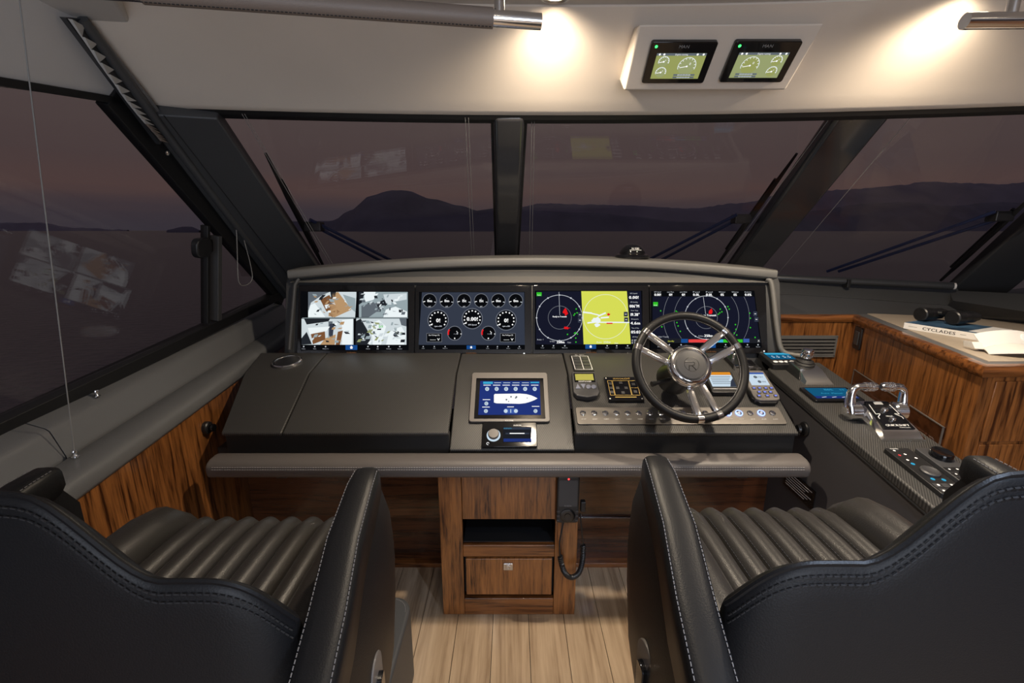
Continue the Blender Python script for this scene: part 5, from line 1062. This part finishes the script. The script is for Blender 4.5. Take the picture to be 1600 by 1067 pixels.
# ================================================================== OVERHEAD
HP = Fr(P(1128, 90, Y=1.62), (1, 0, 0), (0, -.8478, .7444)); 
def hpx(x, y, o=0): return HP.px(x, y, o)
pod = thing('overhead_pod', 'cream leather pod on the header carrying two engine screens', 'instrument pod', HP.o)
cs_ = [hpx(998, 38), hpx(1290, 36), hpx(1228, 141), hpx(974, 142)]
bot = [HP(a, b, 0) for a, b in cs_]
n_ = -HP.ez
def onhead(p, dz=.0):
    """slide a point forward and up until it sits inside the padded header"""
    x = p.x; y = arc(x); k = (p.y + .09 - (1.55 + y)) / .35; return V((x, p.y + .09, 2.246 - .216 * k + .03))
MB().loft([[tuple(p) for p in bot], [tuple(onhead(p)) for p in bot]]).build('shell', 'leather_cream', pod, bevel=.008, seg=3)
def engine_screen(corn, lit, label, flip):
    r_ = HP.rect(corn, .0); f_ = HP.at(r_[0], r_[1]); w_, h_ = r_[2], r_[3]
    t_ = thing('engine_screen', label, 'display', f_.o, 'overhead engine screens')
    MB(f_).prism(rrect(w_, h_, .008), -.002, .014).build('case', 'black_gloss', t_, bevel=.003)
    f2 = f_.at(0, 0, .0143); cv = Canvas(f2); W, H = w_ * .76, h_ * .62; y0 = -h_ * .06
    cv.rect(-W / 2, y0 - H / 2, W / 2, y0 + H / 2, 'e_lime' if not flip else 'e_olive', 1); cv.rect(-W * .5 if flip else W * .12, y0 - H / 2, W * .12 if not flip else W * .5, y0 + H * .4, 'e_limeg', 1) if False else None
    cv.rect(-W / 2, y0 + H * .41, W / 2, y0 + H * .5, 'e_dim', 2); cv.text('Engine running', 0, y0 + H * .455, .005, 'e_white', 3, wmax=W * .26)
    for a in (-.44, -.35, .32, .44): cv.disc(a * W, y0 + H * .455, .0035, 'e_white', 3, 8)
    s_ = -1 if flip else 1; bx_, by_ = s_ * W * .18, y0 - H * .02
    def gauge(cx, cy, r, nd):
        cv.disc(cx, cy, r, 'e_olive' if not flip else 'e_lime', 2, 28); cv.arc(cx, cy, r, .0018, 'e_ice', -20, 200, 3, 24)
        for a in range(-10, 200, 24): cv.line(cx + r * .8 * math.cos(R(a)), cy + r * .8 * math.sin(R(a)), cx + r * .95 * math.cos(R(a)), cy + r * .95 * math.sin(R(a)), .0016, 'e_white', 4)
        cv.line(cx, cy, cx - r * .8, cy - r * .16, .002, 'e_white', 5); cv.disc(cx, cy, .003, 'e_white', 5, 8); cv.text('0', cx + r * .3, cy + r * .3, r * .28, 'e_white', 4)
    gauge(bx_, by_ + H * .02, H * .34, 0); gauge(-s_ * W * .32, y0 + H * .18, H * .2, 1); gauge(-s_ * W * .32, y0 - H * .24, H * .2, 1)
    for b in (-.34, -.44): cv.rect(bx_ - W * .22, y0 + (b - .035) * H, bx_ + W * .22, y0 + (b + .035) * H, 'e_dim', 6); cv.text('00000', bx_, y0 + b * H, H * .05, 'e_ice', 7, wmax=W * .28)
    cv.text('MAN', 0, h_ * .40, h_ * .07, 'grey_print', 1, wmax=w_ * .16); cv.disc(-w_ * .42, h_ * .40, .0045, 'e_led_green', 1, 12); cv.build('screen_image', t_)
engine_screen(((1018, 62), (1122, 61), (1098, 126), (1001, 127)), 0, 'left of two overhead engine screens with green led on the pod', False)
engine_screen(((1148, 61), (1254, 60), (1220, 124), (1122, 126)), 0, 'right of two overhead engine screens with green led on the pod', True)
# grab rails
def rail(p, q, post, label, wrap):
    p, q = V(p), V(q); t_ = thing('grab_rail', label, 'grab rail', post, 'overhead grab rails'); d = (q - p).normalized()
    MB().tube([p, q], .0165, 18).build('tube', 'chrome', t_, smooth=True)
    if wrap:
        a, b = wrap; MB().tube([p + d * a, p + d * b], .020, 18).build('leather_wrap', 'rail_leather', t_, smooth=True)
        stitch([p + d * a + V((0, -.008, -.0195)), p + d * b + V((0, -.008, -.0195))], t_, 'thread_dark', .008, .005, .0009)
    MB().tube([V(post), V((post[0], post[1], 2.255))], .0115, 14).build('post', 'chrome', t_, smooth=True)
    MB(Fr((post[0], post[1], 2.252), (1, 0, 0), (0, -1, 0))).lathe([(.03, 0), (.03, .006), (.02, .010)], seg=20).build('flange', 'chrome', t_, smooth=True)
    return t_
e_ = P(845, 34, Z=2.05); s_ = P(300, -6, Z=2.05)
d_ = (e_ - s_).normalized(); po = P(783, 18, Z=2.06)
po = e_ - d_ * ((e_ - P(783, 24, Z=2.05)).length)
rail(s_ - d_ * .25, e_, tuple(po), 'overhead grab rail wrapped in brown leather with a chrome end', (.16, (P(770, 28, Z=2.05) - (s_ - d_ * .25)).length))
s2 = P(1507, 33, Z=2.05); e2_ = s2 + V((.75, -.02, 0)); p2_ = s2 + V((.10, 0, 0))
rail(s2, e2_, tuple(p2_), 'bare chrome grab rail end at the top right by the ceiling light', None)
# recessed ceiling lights
def downlight(x, y, energy, label, cool=False, cone=100, blend=.8, tilt=(0, 0), zc=2.2525):
    t_ = thing('ceiling_light', label, 'ceiling light', (x, y, zc), 'recessed ceiling lights')
    fr = Fr((x, y, zc), (1, 0, 0), (0, -1, 0))
    MB(fr).lathe([(.046, -.002), (.046, .004), (.040, .006), (.034, .002), (.033, -.001)], seg=28).build('trim_ring', 'chrome_satin', t_, smooth=True)
    MB(fr).lathe([(.033, .0005), (.02, .002), (0, .0025)], seg=24).build('lens', 'e_lens_cool' if cool else 'e_lens', t_, smooth=True)
    ld = bpy.data.lights.new('bulb', 'SPOT'); ld.energy = energy; ld.color = (.62, .76, 1.0) if cool else (1.0, .84, .64); ld.spot_size = R(cone); ld.spot_blend = blend; ld.shadow_soft_size = .03
    lo_ = bpy.data.objects.new('bulb', ld); link(lo_, t_); lo_.location = (x, y, zc - .02); lo_.rotation_euler = (R(tilt[0]), R(tilt[1]), 0)
downlight(.125, 1.495, 88, 'ceiling light left of the overhead pod, its glow on the header', cone=160, blend=1, tilt=(12, 0))
downlight(1.29, 1.435, 88, 'ceiling light right of the overhead pod by the chrome rail end', cone=160, blend=1, tilt=(12, 0))
downlight(.13, .48, 7, 'warm ceiling light above the gap between the chairs', cone=120)
downlight(1.55, .48, 26, 'warm ceiling light above the starboard chair', cone=120)
downlight(-.75, .10, 110, 'added cool fill light above and behind the port chair', True, 130)  # unseen lamp, added to tint chairs and floor blue
downlight(.75, -.05, 70, 'added cool fill light behind the starboard chair', True, 130)  # second added cool lamp, out of view
downlight(-.75, -1.3, 70, 'added warm fill light near the aft bulkhead, port side', cone=140)  # unseen lamp behind the camera, added to raise the ambient light
downlight(1.0, -1.3, 70, 'added warm fill light near the aft bulkhead, starboard side', cone=140)  # its added starboard twin, also for ambient fill

# ================================================================== CHAIRS
def chair(cx, dz, label, plinth):
    t_ = thing('helm_chair', label, 'chair', (cx, .75, 0), 'pair of helm chairs')
    O = V((cx, 0, dz))
    def W(x, y, z): return O + V((x, y, z))
    # backrest: columns across, each a rounded loop up the rear and down the front
    HW = .305; NC = 61; secs = []; outline = []
    ZT = [(0, 1.342), (.03, 1.339), (.170, 1.220), (.25, 1.216)]
    def zt(ax): return interp(ax, ZT) - (0 if ax < .215 else .085 * ((ax - .215) / .09) ** 2.4)
    for i in range(NC):
        u = -1 + 2 * i / (NC - 1); x = HW * math.sin(u * math.pi / 2)
        ax = abs(x); top = zt(ax); edge = max(.0, (ax - .225) / .08); th = .095 * math.sqrt(max(.06, 1 - edge ** 2 * .94)); wrap = .05 * (ax / HW) ** 2
        yr = .448 + wrap * .35 + (.095 - th) * .3; yf = yr + th; col = []
        for z, b in ((.70, .0), (.85, -.006), (.98, -.010), (1.06, -.008), (top - .05, -.003)): col.append(W(x, yr + b, z))
        col.append(W(x, yr, top - .014)); col.append(W(x, yr + .003, top - .004)); col.append(W(x, yr + .009, top)); col.append(W(x, yr + min(.020, th * .5), top - .010)); col.append(W(x, yr + min(.034, th * .7), top - .034))
        for z, k_ in ((top - .085, .62), (top - .15, .85), (.98, 1.0), (.88, 1.08), (.70, 1.08)): col.append(W(x, yr + th * k_, min(z, top - .085)))
        secs.append(col); outline.append((x, yr, top))
    MB().loft(secs).build('backrest', 'leather_black', t_, smooth=True, ang=70)
    for dzz, dy in ((-.013, -.0022), (-.024, -.0030)):
        stitch([W(x, y + dy, z + dzz) for x, y, z in outline[2:-2]], t_, 'thread_dark', .0085, .006, .0010, 'back_stitching')
    MB().tube([W(x, y + .005, z - .0005) for x, y, z in outline[1:-1]], .0035, 6).build('back_piping', 'leather_black', t_, smooth=True)
    # seat
    SZ = .965; y0 = .53; SW = .182
    MB().b2(W(-.27, y0, SZ - .22), W(.27, .94, SZ - .06)).build('seat_pan', 'leather_black', t_, bevel=.02, seg=3)
    nch = 7; cw = 2 * SW / nch; FRONT = ((y0, 0), (.70, .002), (.85, .002), (.93, -.004), (.97, -.018), (.99, -.045), (.995, -.10))
    for k in range(nch):
        xa = -SW + cw * k; rows = []
        for y, dd in FRONT:
            row = [W(xa + cw * j / 8, y, SZ + dd - .018 + .024 * math.sin(math.pi * j / 8) ** .6) for j in range(9)]
            row += [W(xa + cw, y - .02, SZ - .12), W(xa, y - .02, SZ - .12)]
            rows.append(row)
        MB().loft(rows).build('seat_channel', 'leather_seat', t_, smooth=True, ang=70)
        if 0 < k: stitch([W(xa + .004, y, SZ + d2 - .008) for y, d2 in ((y0, 0), (.85, .002), (.93, -.004), (.985, -.035))], t_, 'thread_dark', .009, .006, .0008, 'seat_stitching')
    for s_ in (-1, 1):
        rows = []
        for y, dd, k in ((y0, .016, 1), (.75, .018, 1), (.88, .014, 1), (.95, .0, .95), (.985, -.03, .8), (.998, -.09, .7)):
            rows.append([W(s_ * (SW + .001 + .103 * q), y, SZ + dd + h * k) for q, h in ((0, -.030), (.06, .002), (.2, .020), (.45, .030), (.7, .026), (.88, .010), (1, -.02), (1, -.10), (0, -.10))])
        MB().loft(rows).build('seat_bolster', 'leather_seat', t_, smooth=True, ang=70)
    # armrests and side panels
    for s_ in (-1, 1):
        rows = []; tl_ = []; tr2 = []
        for y, z, c_, hw, th in ((.30, 1.090, .366, .026, .06), (.40, 1.115, .354, .029, .07), (.50, 1.134, .340, .030, .075), (.62, 1.158, .320, .030, .07), (.74, 1.180, .310, .028, .06), (.785, 1.184, .308, .025, .05), (.800, 1.177, .308, .019, .035)):
            c_ *= s_; rows.append([W(c_ + hw * a, y, z + b) for a, b in ((-1, -.020), (-.95, -.007), (-.75, -.001), (-.4, .002), (.4, .002), (.75, -.001), (.95, -.007), (1, -.020), (1, -th), (.6, -th - .01), (-.6, -th - .01), (-1, -th))])
            tl_.append(W(c_ - hw * .82, y, z - .0005)); tr2.append(W(c_ + hw * .82, y, z - .0005))
        ar = MB().loft(rows).build('armrest', 'leather_black', t_, smooth=True, ang=60)
        stitch(tl_[:-1], ar, 'thread', .0075, .005, .0008); stitch(tr2[:-1], ar, 'thread', .0075, .005, .0008)
        rows = []
        for y, za, zb, hw, c_ in ((.32, 1.06, .74, .018, .352), (.42, 1.07, .70, .024, .345), (.60, 1.10, .69, .028, .330), (.74, 1.13, .74, .027, .322), (.80, 1.13, .84, .022, .320), (.835, 1.08, .94, .012, .320)):
            rows.append([W(s_ * (c_ + hw * a), y, zb + (za - zb) * b) for a, b in ((-1, 0), (-1, 1), (.4, 1), (.9, .85), (1.15, .5), (1.0, .2), (.6, .03))])
        MB().loft(rows).build('side_panel', 'leather_black', t_, smooth=True, ang=60)
        fr = Fr(W(s_ * .357, .60, .86), (.075 * s_ * -1, s_, 0), (0, 0, 1)); lp = MB(fr).prism(rrect(.07, .17, .033, 6), 0, .006).build('latch_plate', 'bezel_grey', t_, bevel=.002)
        MB(fr).prism(rrect(.028, .10, .008), .004, .014).build('latch', 'black_gloss', lp, bevel=.002)
    MB(Fr(W(0, .75, 0), (1, 0, 0), (0, 1, 0))).lathe([(.075, .02), (.075, .76)], seg=28).build('column', 'chrome_satin', t_, smooth=True)
    hw, yf, zz = plinth; f_ = Fr((cx, yf - .42, 0), (1, 0, 0), (0, 1, 0))
    MB(f_).prism(rrect(hw * 2, .84, .07, 7), 0, zz).build('plinth', 'leather_dark_grey', t_, bevel=.012, seg=3)
    stitch([f_(a, b, zz + .0003) for a, b in rrect(hw * 2 - .03, .81, .058, 7)], t_, 'thread', .009, .006, .0008, 'plinth_stitching')
    return t_
chair(-.585, -.025, 'port helm chair in black leather, left of the pedestal', (.225, 1.40, .30))
chair(.580, .0, 'starboard helm chair in black leather, behind the steering wheel', (.10, 1.15, .22))
